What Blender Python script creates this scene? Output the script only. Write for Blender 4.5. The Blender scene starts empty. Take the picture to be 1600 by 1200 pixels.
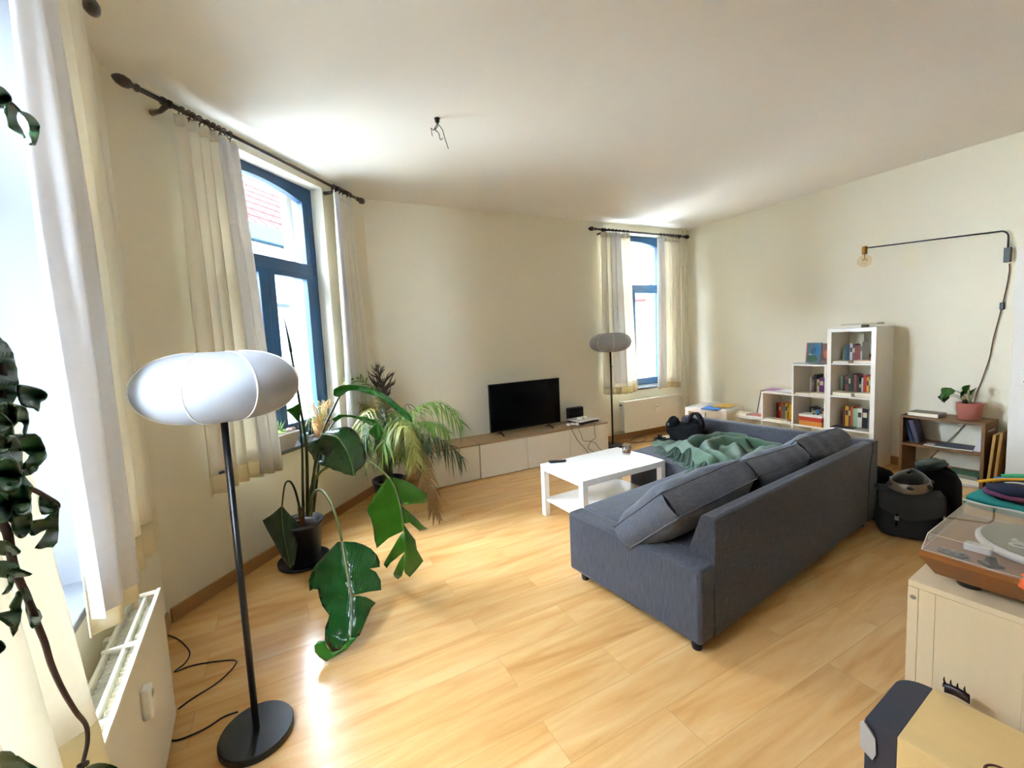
import bpy, math, random
from mathutils import Vector, Matrix, noise
random.seed(7)
SC = bpy.context.scene
COL = SC.collection
# ---------------------------------------------------------------- camera
F_PX, PITCH, ROLL, EYE = 652.9, 0.0844, -0.0515, 1.5434
CX, CY = 761.2, 586.2
FW = Vector((0, math.cos(PITCH), -math.sin(PITCH)))
RT0 = Vector((1, 0, 0)); UP0 = Vector((0, math.sin(PITCH), math.cos(PITCH)))
RT = RT0*math.cos(ROLL) + UP0*math.sin(ROLL)
UP = UP0*math.cos(ROLL) - RT0*math.sin(ROLL)
EYEV = Vector((0, 0, EYE))
cd_ = bpy.data.cameras.new('camera'); cam = bpy.data.objects.new('camera', cd_); COL.objects.link(cam)
M = Matrix((( RT.x, UP.x, -FW.x, 0), (RT.y, UP.y, -FW.y, 0), (RT.z, UP.z, -FW.z, EYE), (0, 0, 0, 1)))
cam.matrix_world = M
cd_.sensor_fit = 'HORIZONTAL'; cd_.sensor_width = 36; cd_.lens = 36*F_PX/1600
cd_.shift_x = 38.8/1600; cd_.shift_y = -13.8/1600; cd_.clip_start = .02; cd_.clip_end = 200
SC.camera = cam
SC.view_settings.view_transform = 'Standard'; SC.view_settings.look = 'None'
SC.view_settings.gamma = 1; SC.view_settings.use_curve_mapping = False
SC.view_settings.exposure = 2.0
# ---------------------------------------------------------------- sky
wd_ = bpy.data.worlds.new('sky'); SC.world = wd_; wd_.use_nodes = True
bg = wd_.node_tree.nodes['Background']
bg.inputs[0].default_value = (.70, .84, 1, 1); bg.inputs[1].default_value = 22.0
try:
    SC.cycles.max_bounces = 14; SC.cycles.diffuse_bounces = 9; SC.cycles.transparent_max_bounces = 16
    SC.cycles.transmission_bounces = 8; SC.cycles.sample_clamp_indirect = 8
    SC.cycles.use_denoising = True
except Exception: pass
# ---------------------------------------------------------------- helpers
def V2(a): return Vector((a[0], a[1]))
def rayd(u, v): return FW + RT*((u-CX)/F_PX) - UP*((v-CY)/F_PX)
def PY(u, v, y): d = rayd(u, v); return EYEV + d*(y/d.y)
def PZ(u, v, z=0.0): d = rayd(u, v); return EYEV + d*((z-EYE)/d.z)
class Frame:
    """x runs along the wall to the right as seen from the room, y points out of the room, z up"""
    def __init__(s, o, u): s.o = Vector(o).to_3d(); s.o.z = 0; s.u = Vector((u[0], u[1], 0)).normalized(); s.n = Vector((s.u.y, -s.u.x, 0)); s.ang = math.atan2(s.u.y, s.u.x)
    def W(s, a, off=0., z=0.): return s.o + s.u*a + s.n*off + Vector((0, 0, z))
AB, CB, CD, DR = V2((-1.917, 2.291)), V2((-1.197, 4.475)), V2((3.2005, 6.587)), V2((4.605, 3.708))
UA = V2((.4971, -.8677)); NA = V2((.8677, .4971))
WA = Frame(AB, UA)                                   # s grows toward the camera; x direction flips below
WB = Frame(AB, CB-AB); WC = Frame(CB, CD-CB); WD = Frame(CD, DR-CD)
H = 3.063
class WallAFrame(Frame):
    def __init__(s): s.o = AB.to_3d(); s.u = UA.to_3d(); s.n = NA.to_3d(); s.ang = math.atan2(-UA.y, -UA.x)
WA = WallAFrame()
def PW(fr, u, v, off=0.):
    d = rayd(u, v); p0 = fr.W(0, off, 0); t = (p0-EYEV).dot(fr.n)/d.dot(fr.n); return EYEV + d*t
def srgb(h):
    h = h.lstrip('#'); r = []
    for i in (0, 2, 4):
        c = int(h[i:i+2], 16)/255; r.append(c/12.92 if c <= .04045 else ((c+.055)/1.055)**2.4)
    return (*r, 1)
MATS = {}
def mat(name, c='#ffffff', rough=.5, metal=0., var=0., vscale=20., bump=0., bscale=200., sheen=0., spec=.5, coat=0., stretch=None, trans=0.):
    if name in MATS: return MATS[name]
    m = bpy.data.materials.new(name); m.use_nodes = True; nt = m.node_tree; N = nt.nodes; L = nt.links
    b = N['Principled BSDF']; col = srgb(c) if isinstance(c, str) else c
    b.inputs['Base Color'].default_value = col; b.inputs['Roughness'].default_value = rough; b.inputs['Metallic'].default_value = metal
    b.inputs['Specular IOR Level'].default_value = spec; b.inputs['Sheen Weight'].default_value = sheen; b.inputs['Coat Weight'].default_value = coat
    tc = N.new('ShaderNodeTexCoord'); mp = N.new('ShaderNodeMapping'); L.new(tc.outputs['Object'], mp.inputs[0])
    if stretch: mp.inputs['Scale'].default_value = stretch
    if True:
        n = N.new('ShaderNodeTexNoise'); n.inputs['Scale'].default_value = vscale; n.inputs['Detail'].default_value = 4
        L.new(mp.outputs[0], n.inputs['Vector'])
        mx = N.new('ShaderNodeMix'); mx.data_type = 'RGBA'
        v = max(var, .02)
        mx.inputs['A'].default_value = tuple(min(1, x*(1-v)) for x in col[:3])+(1,)
        mx.inputs['B'].default_value = tuple(min(1, x*(1+v)) for x in col[:3])+(1,)
        L.new(n.outputs['Fac'], mx.inputs['Factor']); L.new(mx.outputs['Result'], b.inputs['Base Color'])
    if bump:
        n2 = N.new('ShaderNodeTexNoise'); n2.inputs['Scale'].default_value = bscale; n2.inputs['Detail'].default_value = 3
        L.new(mp.outputs[0], n2.inputs['Vector']); bp = N.new('ShaderNodeBump'); bp.inputs['Strength'].default_value = bump; bp.inputs['Distance'].default_value = .01
        L.new(n2.outputs['Fac'], bp.inputs['Height']); L.new(bp.outputs[0], b.inputs['Normal'])
    if trans:
        tr = N.new('ShaderNodeBsdfTranslucent'); ms = N.new('ShaderNodeMixShader'); ms.inputs[0].default_value = trans
        L.new(mx.outputs['Result'], tr.inputs[0]); L.new(b.outputs[0], ms.inputs[1]); L.new(tr.outputs[0], ms.inputs[2])
        L.new(ms.outputs[0], N['Material Output'].inputs[0])
    MATS[name] = m; return m
def glass(name, tint=(1, 1, 1, 1), refl=.08):
    m = bpy.data.materials.new(name); m.use_nodes = True; nt = m.node_tree; N = nt.nodes; L = nt.links
    N.remove(N['Principled BSDF'])
    t = N.new('ShaderNodeBsdfTransparent'); t.inputs[0].default_value = tint
    g = N.new('ShaderNodeBsdfGlossy'); g.inputs['Roughness'].default_value = .02
    lw = N.new('ShaderNodeLayerWeight'); pw = N.new('ShaderNodeMath'); pw.operation = 'POWER'; pw.inputs[1].default_value = 5; L.new(lw.outputs['Facing'], pw.inputs[0])
    fr = N.new('ShaderNodeMath'); fr.operation = 'MULTIPLY_ADD'; fr.inputs[1].default_value = .7; fr.inputs[2].default_value = refl*.5; L.new(pw.outputs[0], fr.inputs[0]); ms = N.new('ShaderNodeMixShader')
    L.new(fr.outputs[0], ms.inputs[0]); L.new(t.outputs[0], ms.inputs[1]); L.new(g.outputs[0], ms.inputs[2]); L.new(ms.outputs[0], N['Material Output'].inputs[0])
    return m
class MB:
    def __init__(s): s.v = []; s.f = []
    def add(s, vs, fs): o = len(s.v); s.v += [Vector(p) for p in vs]; s.f += [tuple(i+o for i in f) for f in fs]; return s
    def box(s, x0, x1, y0, y1, z0, z1):
        return s.add([(x, y, z) for z in (z0, z1) for x, y in ((x0, y0), (x1, y0), (x1, y1), (x0, y1))],
                     [(3, 2, 1, 0), (4, 5, 6, 7), (0, 1, 5, 4), (1, 2, 6, 5), (2, 3, 7, 6), (3, 0, 4, 7)])
    def prism(s, pts, z0, z1, axis='z'):
        n = len(pts); f = {'z': lambda p, z: (p[0], p[1], z), 'x': lambda p, z: (z, p[0], p[1]), 'y': lambda p, z: (p[0], z, p[1])}[axis]
        a = [f(p, z0) for p in pts]+[f(p, z1) for p in pts]
        return s.add(a, [tuple(range(n))[::-1], tuple(range(n, 2*n))]+[(i, (i+1) % n, n+(i+1) % n, n+i) for i in range(n)])
    def tube(s, pts, r, n=8, cap=True):
        pts = [Vector(p) for p in pts]; k = len(pts); r = r if isinstance(r, (list, tuple)) else [r]*k
        T = [(pts[min(i+1, k-1)]-pts[max(i-1, 0)]).normalized() for i in range(k)]
        up = Vector((0, 0, 1)) if abs(T[0].z) < .9 else Vector((1, 0, 0)); X = T[0].cross(up).normalized(); vs = []
        for i in range(k):
            X = (X - T[i]*X.dot(T[i])).normalized(); Y = T[i].cross(X)
            for j in range(n):
                a = 2*math.pi*j/n; vs.append(pts[i]+X*math.cos(a)*r[i]+Y*math.sin(a)*r[i])
        fs = [(i*n+j, i*n+(j+1) % n, (i+1)*n+(j+1) % n, (i+1)*n+j) for i in range(k-1) for j in range(n)]
        if cap: fs += [tuple(range(n))[::-1], tuple(range((k-1)*n, k*n))]
        return s.add(vs, fs)
    def lathe(s, prof, n=24, c=(0, 0, 0), closed=False):
        k = len(prof); vs = [(c[0]+r*math.cos(2*math.pi*j/n), c[1]+r*math.sin(2*math.pi*j/n), c[2]+z) for r, z in prof for j in range(n)]
        fs = [(i*n+j, i*n+(j+1) % n, (i+1)*n+(j+1) % n, (i+1)*n+j) for i in range(k-1) for j in range(n)]
        fs += [tuple(range(n))[::-1], tuple(range((k-1)*n, k*n))]
        return s.add(vs, fs)
    def ell(s, c, r, n=16, m=10, fn=None):
        vs = []
        for i in range(m+1):
            a = math.pi*i/m
            for j in range(n):
                b = 2*math.pi*j/n; p = Vector((math.sin(a)*math.cos(b), math.sin(a)*math.sin(b), math.cos(a)))
                if fn: p = fn(p)
                vs.append((c[0]+p.x*r[0], c[1]+p.y*r[1], c[2]+p.z*r[2]))
        return s.add(vs, [(i*n+j, (i+1)*n+j, (i+1)*n+(j+1) % n, i*n+(j+1) % n) for i in range(m) for j in range(n)])
    def grid(s, nx, ny, fn, flip=False):
        vs = [fn(i/nx, j/ny) for j in range(ny+1) for i in range(nx+1)]
        q = [(j*(nx+1)+i, j*(nx+1)+i+1, (j+1)*(nx+1)+i+1, (j+1)*(nx+1)+i) for j in range(ny) for i in range(nx)]
        return s.add(vs, [f[::-1] for f in q] if flip else q)
    def xf(s, M): s.v = [M @ p for p in s.v]; return s
    def build(s, name, m, parent=None, smooth=False, bevel=0., solid=0., sub=0, loc=None, rotz=0., thick_off=0., weld=False):
        me = bpy.data.meshes.new(name); me.from_pydata([tuple(p) for p in s.v], [], s.f); me.update()
        o = bpy.data.objects.new(name, me); COL.objects.link(o); me.materials.append(m)
        if smooth:
            for p in me.polygons: p.use_smooth = True
        if loc is not None: o.location = loc
        if rotz: o.rotation_euler.z = rotz
        if parent is not None: o.parent = parent
        if weld: w = o.modifiers.new('weld', 'WELD'); w.merge_threshold = 1e-4
        if solid: d = o.modifiers.new('solid', 'SOLIDIFY'); d.thickness = solid; d.offset = thick_off
        if sub: d = o.modifiers.new('sub', 'SUBSURF'); d.levels = sub; d.render_levels = sub
        if bevel:
            d = o.modifiers.new('bevel', 'BEVEL'); d.width = bevel; d.segments = 2; d.limit_method = 'ANGLE'; d.harden_normals = False
            for p in me.polygons: p.use_smooth = True
            try: me.set_sharp_from_angle(angle=math.radians(40))
            except Exception: pass
        return o
def tag(o, label=None, cat=None, group=None, kind=None):
    if label: o['label'] = label
    if cat: o['category'] = cat
    if group: o['group'] = group
    if kind: o['kind'] = kind
    return o
def thing(name, label, cat, loc=(0, 0, 0), rotz=0., group=None, tilt=None):
    o = bpy.data.objects.new(name, None); COL.objects.link(o); o.location = loc; o.rotation_euler = (0, 0, rotz)
    if tilt: o.rotation_euler = (tilt[0], tilt[1], rotz)
    return tag(o, label, cat, group)
def struct(o): o['kind'] = 'structure'; return o
def copy_tree(o, parent=None):
    c = o.copy(); COL.objects.link(c)
    if parent is not None: c.parent = parent
    for ch in list(o.children): copy_tree(ch, c)
    return c
def B(x0, x1, y0, y1, z0, z1): return MB().box(x0, x1, y0, y1, z0, z1)
def smoothpath(P, n=6):
    P = [Vector(p) for p in P]; out = []
    for i in range(len(P)-1):
        a, b, c, d = P[max(i-1, 0)], P[i], P[i+1], P[min(i+2, len(P)-1)]
        for k in range(n):
            t = k/n; out.append(.5*((2*b)+(c-a)*t+(2*a-5*b+4*c-d)*t*t+(3*b-a-3*c+d)*t**3))
    return out+[P[-1]]
# ---------------------------------------------------------------- materials
PAINT = mat('cream_wall_paint', '#e8e2cd', .75, var=.02, vscale=3, bump=.08, bscale=350)
WHITEP = mat('white_ceiling_paint', '#efebe2', .8, var=.015, vscale=2, bump=.05, bscale=250)
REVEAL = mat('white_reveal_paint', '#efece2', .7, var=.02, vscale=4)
DOORW = mat('white_door_paint', '#e6e3da', .55)
BLUE = mat('blue_window_paint', '#0e4266', .42, var=.06, vscale=12)
STONE = mat('blue_stone_sill', '#5a5c60', .35, var=.25, vscale=25)
RADW = mat('radiator_enamel', '#e9e4d3', .35, var=.02)
RODM = mat('dark_turned_wood', '#2e1a12', .3, var=.3, vscale=40, coat=.3)
BLACKM = mat('black_metal', '#0b0b0d', .35, var=.05)
BLACKP = mat('black_plastic', '#0d0d0f', .3)
MATTEB = mat('matt_black_fabric', '#0b0b0e', .9, var=.2, vscale=60, bump=.2, spec=.2)
WHITEL = mat('white_lacquer', '#f2efe8', .22, var=.01, coat=.2)
CREAMF = mat('cream_cabinet_front', '#e3dbc6', .35, var=.015)
OAKTOP = mat('grey_oak_top', '#a58a66', .45, var=.22, vscale=6, stretch=(1, 14, 14))
BIRCH = mat('pale_birch_veneer', '#d2bd98', .5, var=.07, vscale=3, stretch=(7, 7, .5))
PLY = mat('plywood_top', '#d2b176', .45, var=.06, vscale=5, stretch=(1, 6, 1))
WALNUT = mat('brown_walnut', '#7f4c1c', .35, var=.3, vscale=5, stretch=(1.5, 20, 20), coat=.2)
OAKB = mat('brown_oak_board', '#6f4d26', .5, var=.3, vscale=5, stretch=(1.5, 18, 18))
SOFA = None
SOIL = mat('potting_soil', '#2b1d14', .95, var=.5, vscale=80, bump=.8, bscale=120)
POTB = mat('black_pot_plastic', '#16171a', .4, var=.05)
STEM = mat('dark_green_stem', '#33451c', .45, var=.3, vscale=15)
STEML = mat('pale_green_stem', '#66703a', .45, var=.3, vscale=15)
BASKET = mat('woven_basket', '#b98a52', .7, var=.35, vscale=90, bump=.8, bscale=160)
def curtain_mat(name, c, tr):
    m = mat(name, c, .85, var=.03, vscale=60, bump=.06, bscale=500, trans=tr, spec=.1); return m
CURT = curtain_mat('cream_curtain_cloth', '#efeadd', .32)
HEM = curtain_mat('doubled_curtain_hem', '#e0d4b4', .22)  # beige of light through doubled cloth put into the hem colour
LINE = curtain_mat('white_lining_and_backlight', '#f3f3f7', .45)
SHADE = mat('white_lamp_shade_cloth', '#bcbec4', .6, trans=.28, var=.01)
def leaf_mat(name, c1, c2, rough=.28, tr=.25, scale=60):
    m = bpy.data.materials.new(name); m.use_nodes = True; N = m.node_tree.nodes; L = m.node_tree.links; b = N['Principled BSDF']
    tc = N.new('ShaderNodeTexCoord'); n = N.new('ShaderNodeTexNoise'); n.inputs['Scale'].default_value = 6; L.new(tc.outputs['Object'], n.inputs[0])
    w = N.new('ShaderNodeTexWave'); w.inputs['Scale'].default_value = scale; w.inputs['Distortion'].default_value = 1.5; L.new(tc.outputs['Object'], w.inputs[0])
    mx = N.new('ShaderNodeMix'); mx.data_type = 'RGBA'; mx.inputs['A'].default_value = srgb(c1); mx.inputs['B'].default_value = srgb(c2)
    L.new(n.outputs['Fac'], mx.inputs['Factor']); L.new(mx.outputs['Result'], b.inputs['Base Color']); b.inputs['Roughness'].default_value = rough
    bp = N.new('ShaderNodeBump'); bp.inputs['Strength'].default_value = .25; bp.inputs['Distance'].default_value = .004; L.new(w.outputs['Fac'], bp.inputs['Height']); L.new(bp.outputs[0], b.inputs['Normal'])
    t = N.new('ShaderNodeBsdfTranslucent'); L.new(mx.outputs['Result'], t.inputs[0]); ms = N.new('ShaderNodeMixShader'); ms.inputs[0].default_value = tr
    L.new(b.outputs[0], ms.inputs[1]); L.new(t.outputs[0], ms.inputs[2]); L.new(ms.outputs[0], N['Material Output'].inputs[0]); return m
def fabric_mat(name, c1, c2):
    m = bpy.data.materials.new(name); m.use_nodes = True; N = m.node_tree.nodes; L = m.node_tree.links; b = N['Principled BSDF']
    tc = N.new('ShaderNodeTexCoord'); ns = []
    for st in ((8, 160, 160), (160, 160, 8)):
        mp = N.new('ShaderNodeMapping'); mp.inputs['Scale'].default_value = st; L.new(tc.outputs['Object'], mp.inputs[0])
        n = N.new('ShaderNodeTexNoise'); n.inputs['Scale'].default_value = 1.5; n.inputs['Detail'].default_value = 3; L.new(mp.outputs[0], n.inputs[0]); ns.append(n)
    mt = N.new('ShaderNodeMath'); mt.operation = 'MULTIPLY'; L.new(ns[0].outputs['Fac'], mt.inputs[0]); L.new(ns[1].outputs['Fac'], mt.inputs[1])
    r = N.new('ShaderNodeMapRange'); r.inputs[1].default_value = .12; r.inputs[2].default_value = .4; L.new(mt.outputs[0], r.inputs[0])
    mx = N.new('ShaderNodeMix'); mx.data_type = 'RGBA'; mx.inputs['A'].default_value = srgb(c1); mx.inputs['B'].default_value = srgb(c2)
    L.new(r.outputs[0], mx.inputs['Factor']); L.new(mx.outputs['Result'], b.inputs['Base Color']); b.inputs['Roughness'].default_value = .85; b.inputs['Specular IOR Level'].default_value = .2
    b.inputs['Sheen Weight'].default_value = .15
    bp = N.new('ShaderNodeBump'); bp.inputs['Strength'].default_value = .3; bp.inputs['Distance'].default_value = .002; L.new(mt.outputs[0], bp.inputs['Height']); L.new(bp.outputs[0], b.inputs['Normal']); return m
SOFA = fabric_mat('charcoal_grey_upholstery', '#33343a', '#57585f')
CUSH = fabric_mat('grey_cushion_cloth', '#484a52', '#62656d')
def floor_mat():
    m = bpy.data.materials.new('light_beech_laminate'); m.use_nodes = True; N = m.node_tree.nodes; L = m.node_tree.links; b = N['Principled BSDF']
    tc = N.new('ShaderNodeTexCoord')
    br = N.new('ShaderNodeTexBrick'); br.offset = .37; br.offset_frequency = 2; br.inputs['Scale'].default_value = 1
    br.inputs['Brick Width'].default_value = 1.29; br.inputs['Row Height'].default_value = .192; br.inputs['Mortar Size'].default_value = .0012; br.inputs['Mortar Smooth'].default_value = .3
    br.inputs['Color1'].default_value = (0, 0, 0, 1); br.inputs['Color2'].default_value = (1, 1, 1, 1); br.inputs['Mortar'].default_value = (.5, .5, .5, 1)
    L.new(tc.outputs['Object'], br.inputs['Vector'])
    mp = N.new('ShaderNodeMapping'); mp.inputs['Scale'].default_value = (1.1, 9, 1); L.new(tc.outputs['Object'], mp.inputs[0])
    av = N.new('ShaderNodeVectorMath'); av.operation = 'ADD'; L.new(mp.outputs[0], av.inputs[0])
    sc = N.new('ShaderNodeVectorMath'); sc.operation = 'SCALE'; sc.inputs['Scale'].default_value = 7; L.new(br.outputs['Color'], sc.inputs[0]); L.new(sc.outputs[0], av.inputs[1])
    n = N.new('ShaderNodeTexNoise'); n.inputs['Scale'].default_value = 1.1; n.inputs['Detail'].default_value = 6; n.inputs['Distortion'].default_value = 1.2; L.new(av.outputs[0], n.inputs['Vector'])
    n2 = N.new('ShaderNodeTexNoise'); n2.inputs['Scale'].default_value = 12; n2.inputs['Detail'].default_value = 4; L.new(av.outputs[0], n2.inputs['Vector'])
    cr = N.new('ShaderNodeValToRGB'); e = cr.color_ramp.elements; e[0].position = .25; e[0].color = srgb('#c08c4f'); e[1].position = .75; e[1].color = srgb('#dcb57e')
    e2 = cr.color_ramp.elements.new(.45); e2.color = srgb('#d1a266')
    L.new(n.outputs['Fac'], cr.inputs[0])
    mx = N.new('ShaderNodeMix'); mx.data_type = 'RGBA'; mx.blend_type = 'MULTIPLY'; mx.inputs['Factor'].default_value = 1
    r = N.new('ShaderNodeMapRange'); r.inputs[3].default_value = .93; r.inputs[4].default_value = 1.06; L.new(br.outputs['Color'], r.inputs[0])
    r2 = N.new('ShaderNodeMapRange'); r2.inputs[3].default_value = .94; r2.inputs[4].default_value = 1.05; L.new(n2.outputs['Fac'], r2.inputs[0])
    mm = N.new('ShaderNodeMath'); mm.operation = 'MULTIPLY'; L.new(r.outputs[0], mm.inputs[0]); L.new(r2.outputs[0], mm.inputs[1])
    L.new(cr.outputs[0], mx.inputs['A']); L.new(mm.outputs[0], mx.inputs['B'])
    md = N.new('ShaderNodeMix'); md.data_type = 'RGBA'; md.inputs['B'].default_value = srgb('#9a7240'); L.new(mx.outputs['Result'], md.inputs['A'])
    fm = N.new('ShaderNodeMath'); fm.operation = 'MULTIPLY'; fm.inputs[1].default_value = .55; L.new(br.outputs['Fac'], fm.inputs[0]); L.new(fm.outputs[0], md.inputs['Factor'])
    L.new(md.outputs['Result'], b.inputs['Base Color']); b.inputs['Roughness'].default_value = .2; b.inputs['Specular IOR Level'].default_value = .5
    return m
LAM = floor_mat()
BASEB = mat('wood_skirting_veneer', '#a57a48', .45, var=.15, vscale=5, stretch=(1, 12, 12))
GLASS = glass('window_glass')
# ---------------------------------------------------------------- room shell
A2 = AB+UA*5.2; JX = CD + V2((WD.u.x, WD.u.y))*7.4; J0 = 3.312; JOUT = .26
R2 = JX + V2((WD.n.x, WD.n.y))*.0 - V2((0, 0))
R2 = A2 + NA*(JX-A2).dot(NA)
def lineint():
    return R2
FP = [AB, A2, R2, JX, CD, CB]
def slab(name, z0, z1, m, ang):
    c, s_ = math.cos(-ang), math.sin(-ang)
    pts = [(p.x*c-p.y*s_, p.x*s_+p.y*c) for p in FP]
    return struct(MB().prism(pts, z0, z1).build(name, m, rotz=ang))
slab('floor', -.12, 0, LAM, WC.ang); slab('ceiling', H, H+.12, WHITEP, 0)
def wall(name, fr, s0, s1, holes, th=.35, m=PAINT, flip=1):
    """holes: list of (s0,s1,z0,z1). local x along the wall, y out of the room"""
    mb = MB(); xs = sorted({s0, s1, *[h[0] for h in holes], *[h[1] for h in holes]})
    for a, b_ in zip(xs, xs[1:]):
        hs = [h for h in holes if h[0] <= a+1e-6 and h[1] >= b_-1e-6]
        if hs:
            h = hs[0]; segs = [(0, h[2]), (h[3], H)]
        else: segs = [(0, H)]
        for z0, z1 in segs:
            if flip > 0: mb.box(a, b_, 0, th, z0, z1)
            else: mb.box(-b_, -a, 0, th, z0, z1)
    return struct(mb.build(name, m, loc=fr.W(0, 0, 0), rotz=fr.ang, weld=True))
W1 = (1.0, 2.60, .75, 2.93); W2 = (.486, 1.672, .74, 2.972); W3 = (3.25, 4.48, .695, 2.95)
wall('wall_left', WA, -.0, 5.2, [W1], flip=-1)
wall('wall_corner', WB, -.0, (CB-AB).length+.0, [W2])
wall('wall_back', WC, -.0, (CD-CB).length+.35, [W3])
wall('wall_right', WD, 0, J0, [])
struct(B(J0, 7.4, -JOUT, .35, 0, H).build('wall_alcove', PAINT, loc=WD.W(0), rotz=WD.ang))
def plainwall(name, a, b_):
    f = Frame(a, b_-a); return struct(B(0, (b_-a).length, 0, .2, 0, H).build(name, mat('bounce_cut_taupe', '#77705f', .8), loc=f.W(0), rotz=f.ang))  # unseen walls given a dark colour to cut bounce onto the sofa back
plainwall('wall_side', JX, R2); plainwall('wall_rear', R2, A2)
# skirting
def skirt(name, fr, s0, s1, flip=1, off=0.):
    mb = B(s0, s1, -.016-off, -off, 0, .085) if flip > 0 else B(-s1, -s0, -.016, 0, 0, .085)
    return struct(mb.build(name, BASEB, loc=fr.W(0), rotz=fr.ang, bevel=.003))
skirt('baseboard_left', WA, 0.02, 5.1, -1); skirt('baseboard_corner', WB, .02, 2.28); skirt('baseboard_back', WC, .02, 4.86); skirt('baseboard_right', WD, .02, J0)
# white boarded panel / door on the chimney breast
d1 = struct(B(0, 1.0, -.02, 0, 0, 2.08).build('door_1', DOORW, loc=WD.W(J0+.0, JOUT), rotz=WD.ang, bevel=.002))
tr = struct(B(0, 3.6, -.015, 0, 0, .085).build('trim_1', DOORW, loc=WD.W(J0+1.0, JOUT), rotz=WD.ang))
# ---------------------------------------------------------------- windows
def window(name, fr, hole, rec, flip, mull, tz, gz0, gz1, st=.15, arch=.07, handle=True, sill=True, deep=.35):
    """frame of a tall window: fixed arched light over two casements"""
    root = bpy.data.objects.new(name, None); COL.objects.link(root); root.location = fr.W(0); root.rotation_euler.z = fr.ang; root['kind'] = 'structure'
    s0, s1, z0, z1 = hole
    if flip < 0: s0, s1 = -s1, -s0; mull = -mull
    f = MB(); y0, y1 = rec, rec+.07; o = .055
    f.box(s0, s0+o, y0, y1, z0+.04, z1); f.box(s1-o, s1, y0, y1, z0+.04, z1)
    f.box(s0+o, s1-o, y0, y1, z0+.04, z0+.085); f.box(s0+o, s1-o, y0, y1, tz[0]+.035, tz[1]-.02)
    f.build('frame', BLUE, root, bevel=.006)
    # upper light with a segmental head
    u = MB(); n = 14; a0, a1 = s0+o, s1-o; top = z1; gl, gr = s0+st*.8, s1-st*.8; zc = gz1
    pts = []
    for i in range(n+1):
        t = i/n; pts.append((gl+(gr-gl)*t, zc-arch*(2*t-1)**2))
    for (xa, za), (xb, zb) in zip(pts, pts[1:]):
        u.add([(xa, y0+.004, za), (xb, y0+.004, zb), (xb, y0+.004, top), (xa, y0+.004, top), (xa, y0+.06, za), (xb, y0+.06, zb), (xb, y0+.06, top), (xa, y0+.06, top)],
              [(0, 1, 2, 3), (7, 6, 5, 4), (0, 4, 5, 1), (3, 2, 6, 7)])
    u.box(a0, gl, y0+.004, y0+.06, tz[1]-.02, top); u.box(gr, a1, y0+.004, y0+.06, tz[1]-.02, top)
    us = u.build('upper_sash', BLUE, root); B(gl-.01, gr+.01, y0+.03, y0+.036, tz[1]-.03, zc+.01).build('pane', GLASS, us)
    mw = .0775
    for a, b_ in ((s0+o*.6, mull), (mull, s1-o*.6)):
        g = MB(); l = st-o*.6 if a < mull-.01 else mw; r_ = mw if b_ <= mull+.01 else st-o*.6
        g.box(a, a+l, y0-.012, y0+.05, z0+.07, tz[0]+.045); g.box(b_-r_, b_, y0-.012, y0+.05, z0+.07, tz[0]+.045)
        g.box(a+l, b_-r_, y0-.012, y0+.05, z0+.07, gz0); g.box(a+l, b_-r_, y0-.012, y0+.05, tz[0], tz[0]+.045)
        s_ = g.build('casement', BLUE, root, bevel=.006)
        B(a+l-.01, b_-r_+.01, y0+.022, y0+.028, gz0-.01, tz[0]+.01).build('pane', GLASS, s_)
    if handle:
        h = MB().box(mull-.012, mull+.012, y0-.03, y0-.012, 1.22, 1.33).tube([(mull, y0-.03, 1.3), (mull, y0-.055, 1.3), (mull, y0-.06, 1.28), (mull, y0-.058, 1.19)], .009)
        h.build('handle', BLUE, root, bevel=.002)
    if sill: B(s0-.0, s1+.0, -.025, rec+.0, z0-.0, z0+.028).build('sill', STONE, root, bevel=.004)
    B(s0, s1, rec+.07, deep+.06, z0, z0+.03).build('outer_sill', mat('outer_stone', '#b9b2a2', .7, var=.1), root)
    return root
window('window_1', WA, W1, .26, -1, 1.80, (2.16, 2.32), .92, 2.83)
window('window_2', WB, W2, .125, 1, 1.078, (2.155, 2.315), .93, 2.90)
window('window_3', WC, W3, .12, 1, 3.80, (2.12, 2.265), .845, 2.87)
# white painted reveals line the openings (thin plaster lining)
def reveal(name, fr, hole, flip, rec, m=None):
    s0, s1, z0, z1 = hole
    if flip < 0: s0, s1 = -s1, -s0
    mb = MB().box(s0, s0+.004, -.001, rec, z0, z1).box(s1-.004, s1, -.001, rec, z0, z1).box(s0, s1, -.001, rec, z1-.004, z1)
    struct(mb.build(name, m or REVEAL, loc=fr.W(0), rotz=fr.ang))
reveal('trim_2', WA, W1, -1, .26, mat('exposure_dimmed_reveal', '#66686c', .9)); reveal('trim_3', WB, W2, 1, .125); reveal('trim_4', WC, W3, 1, .12)  # shade put into the colour: near window's white reveal greyed against overexposure
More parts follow.
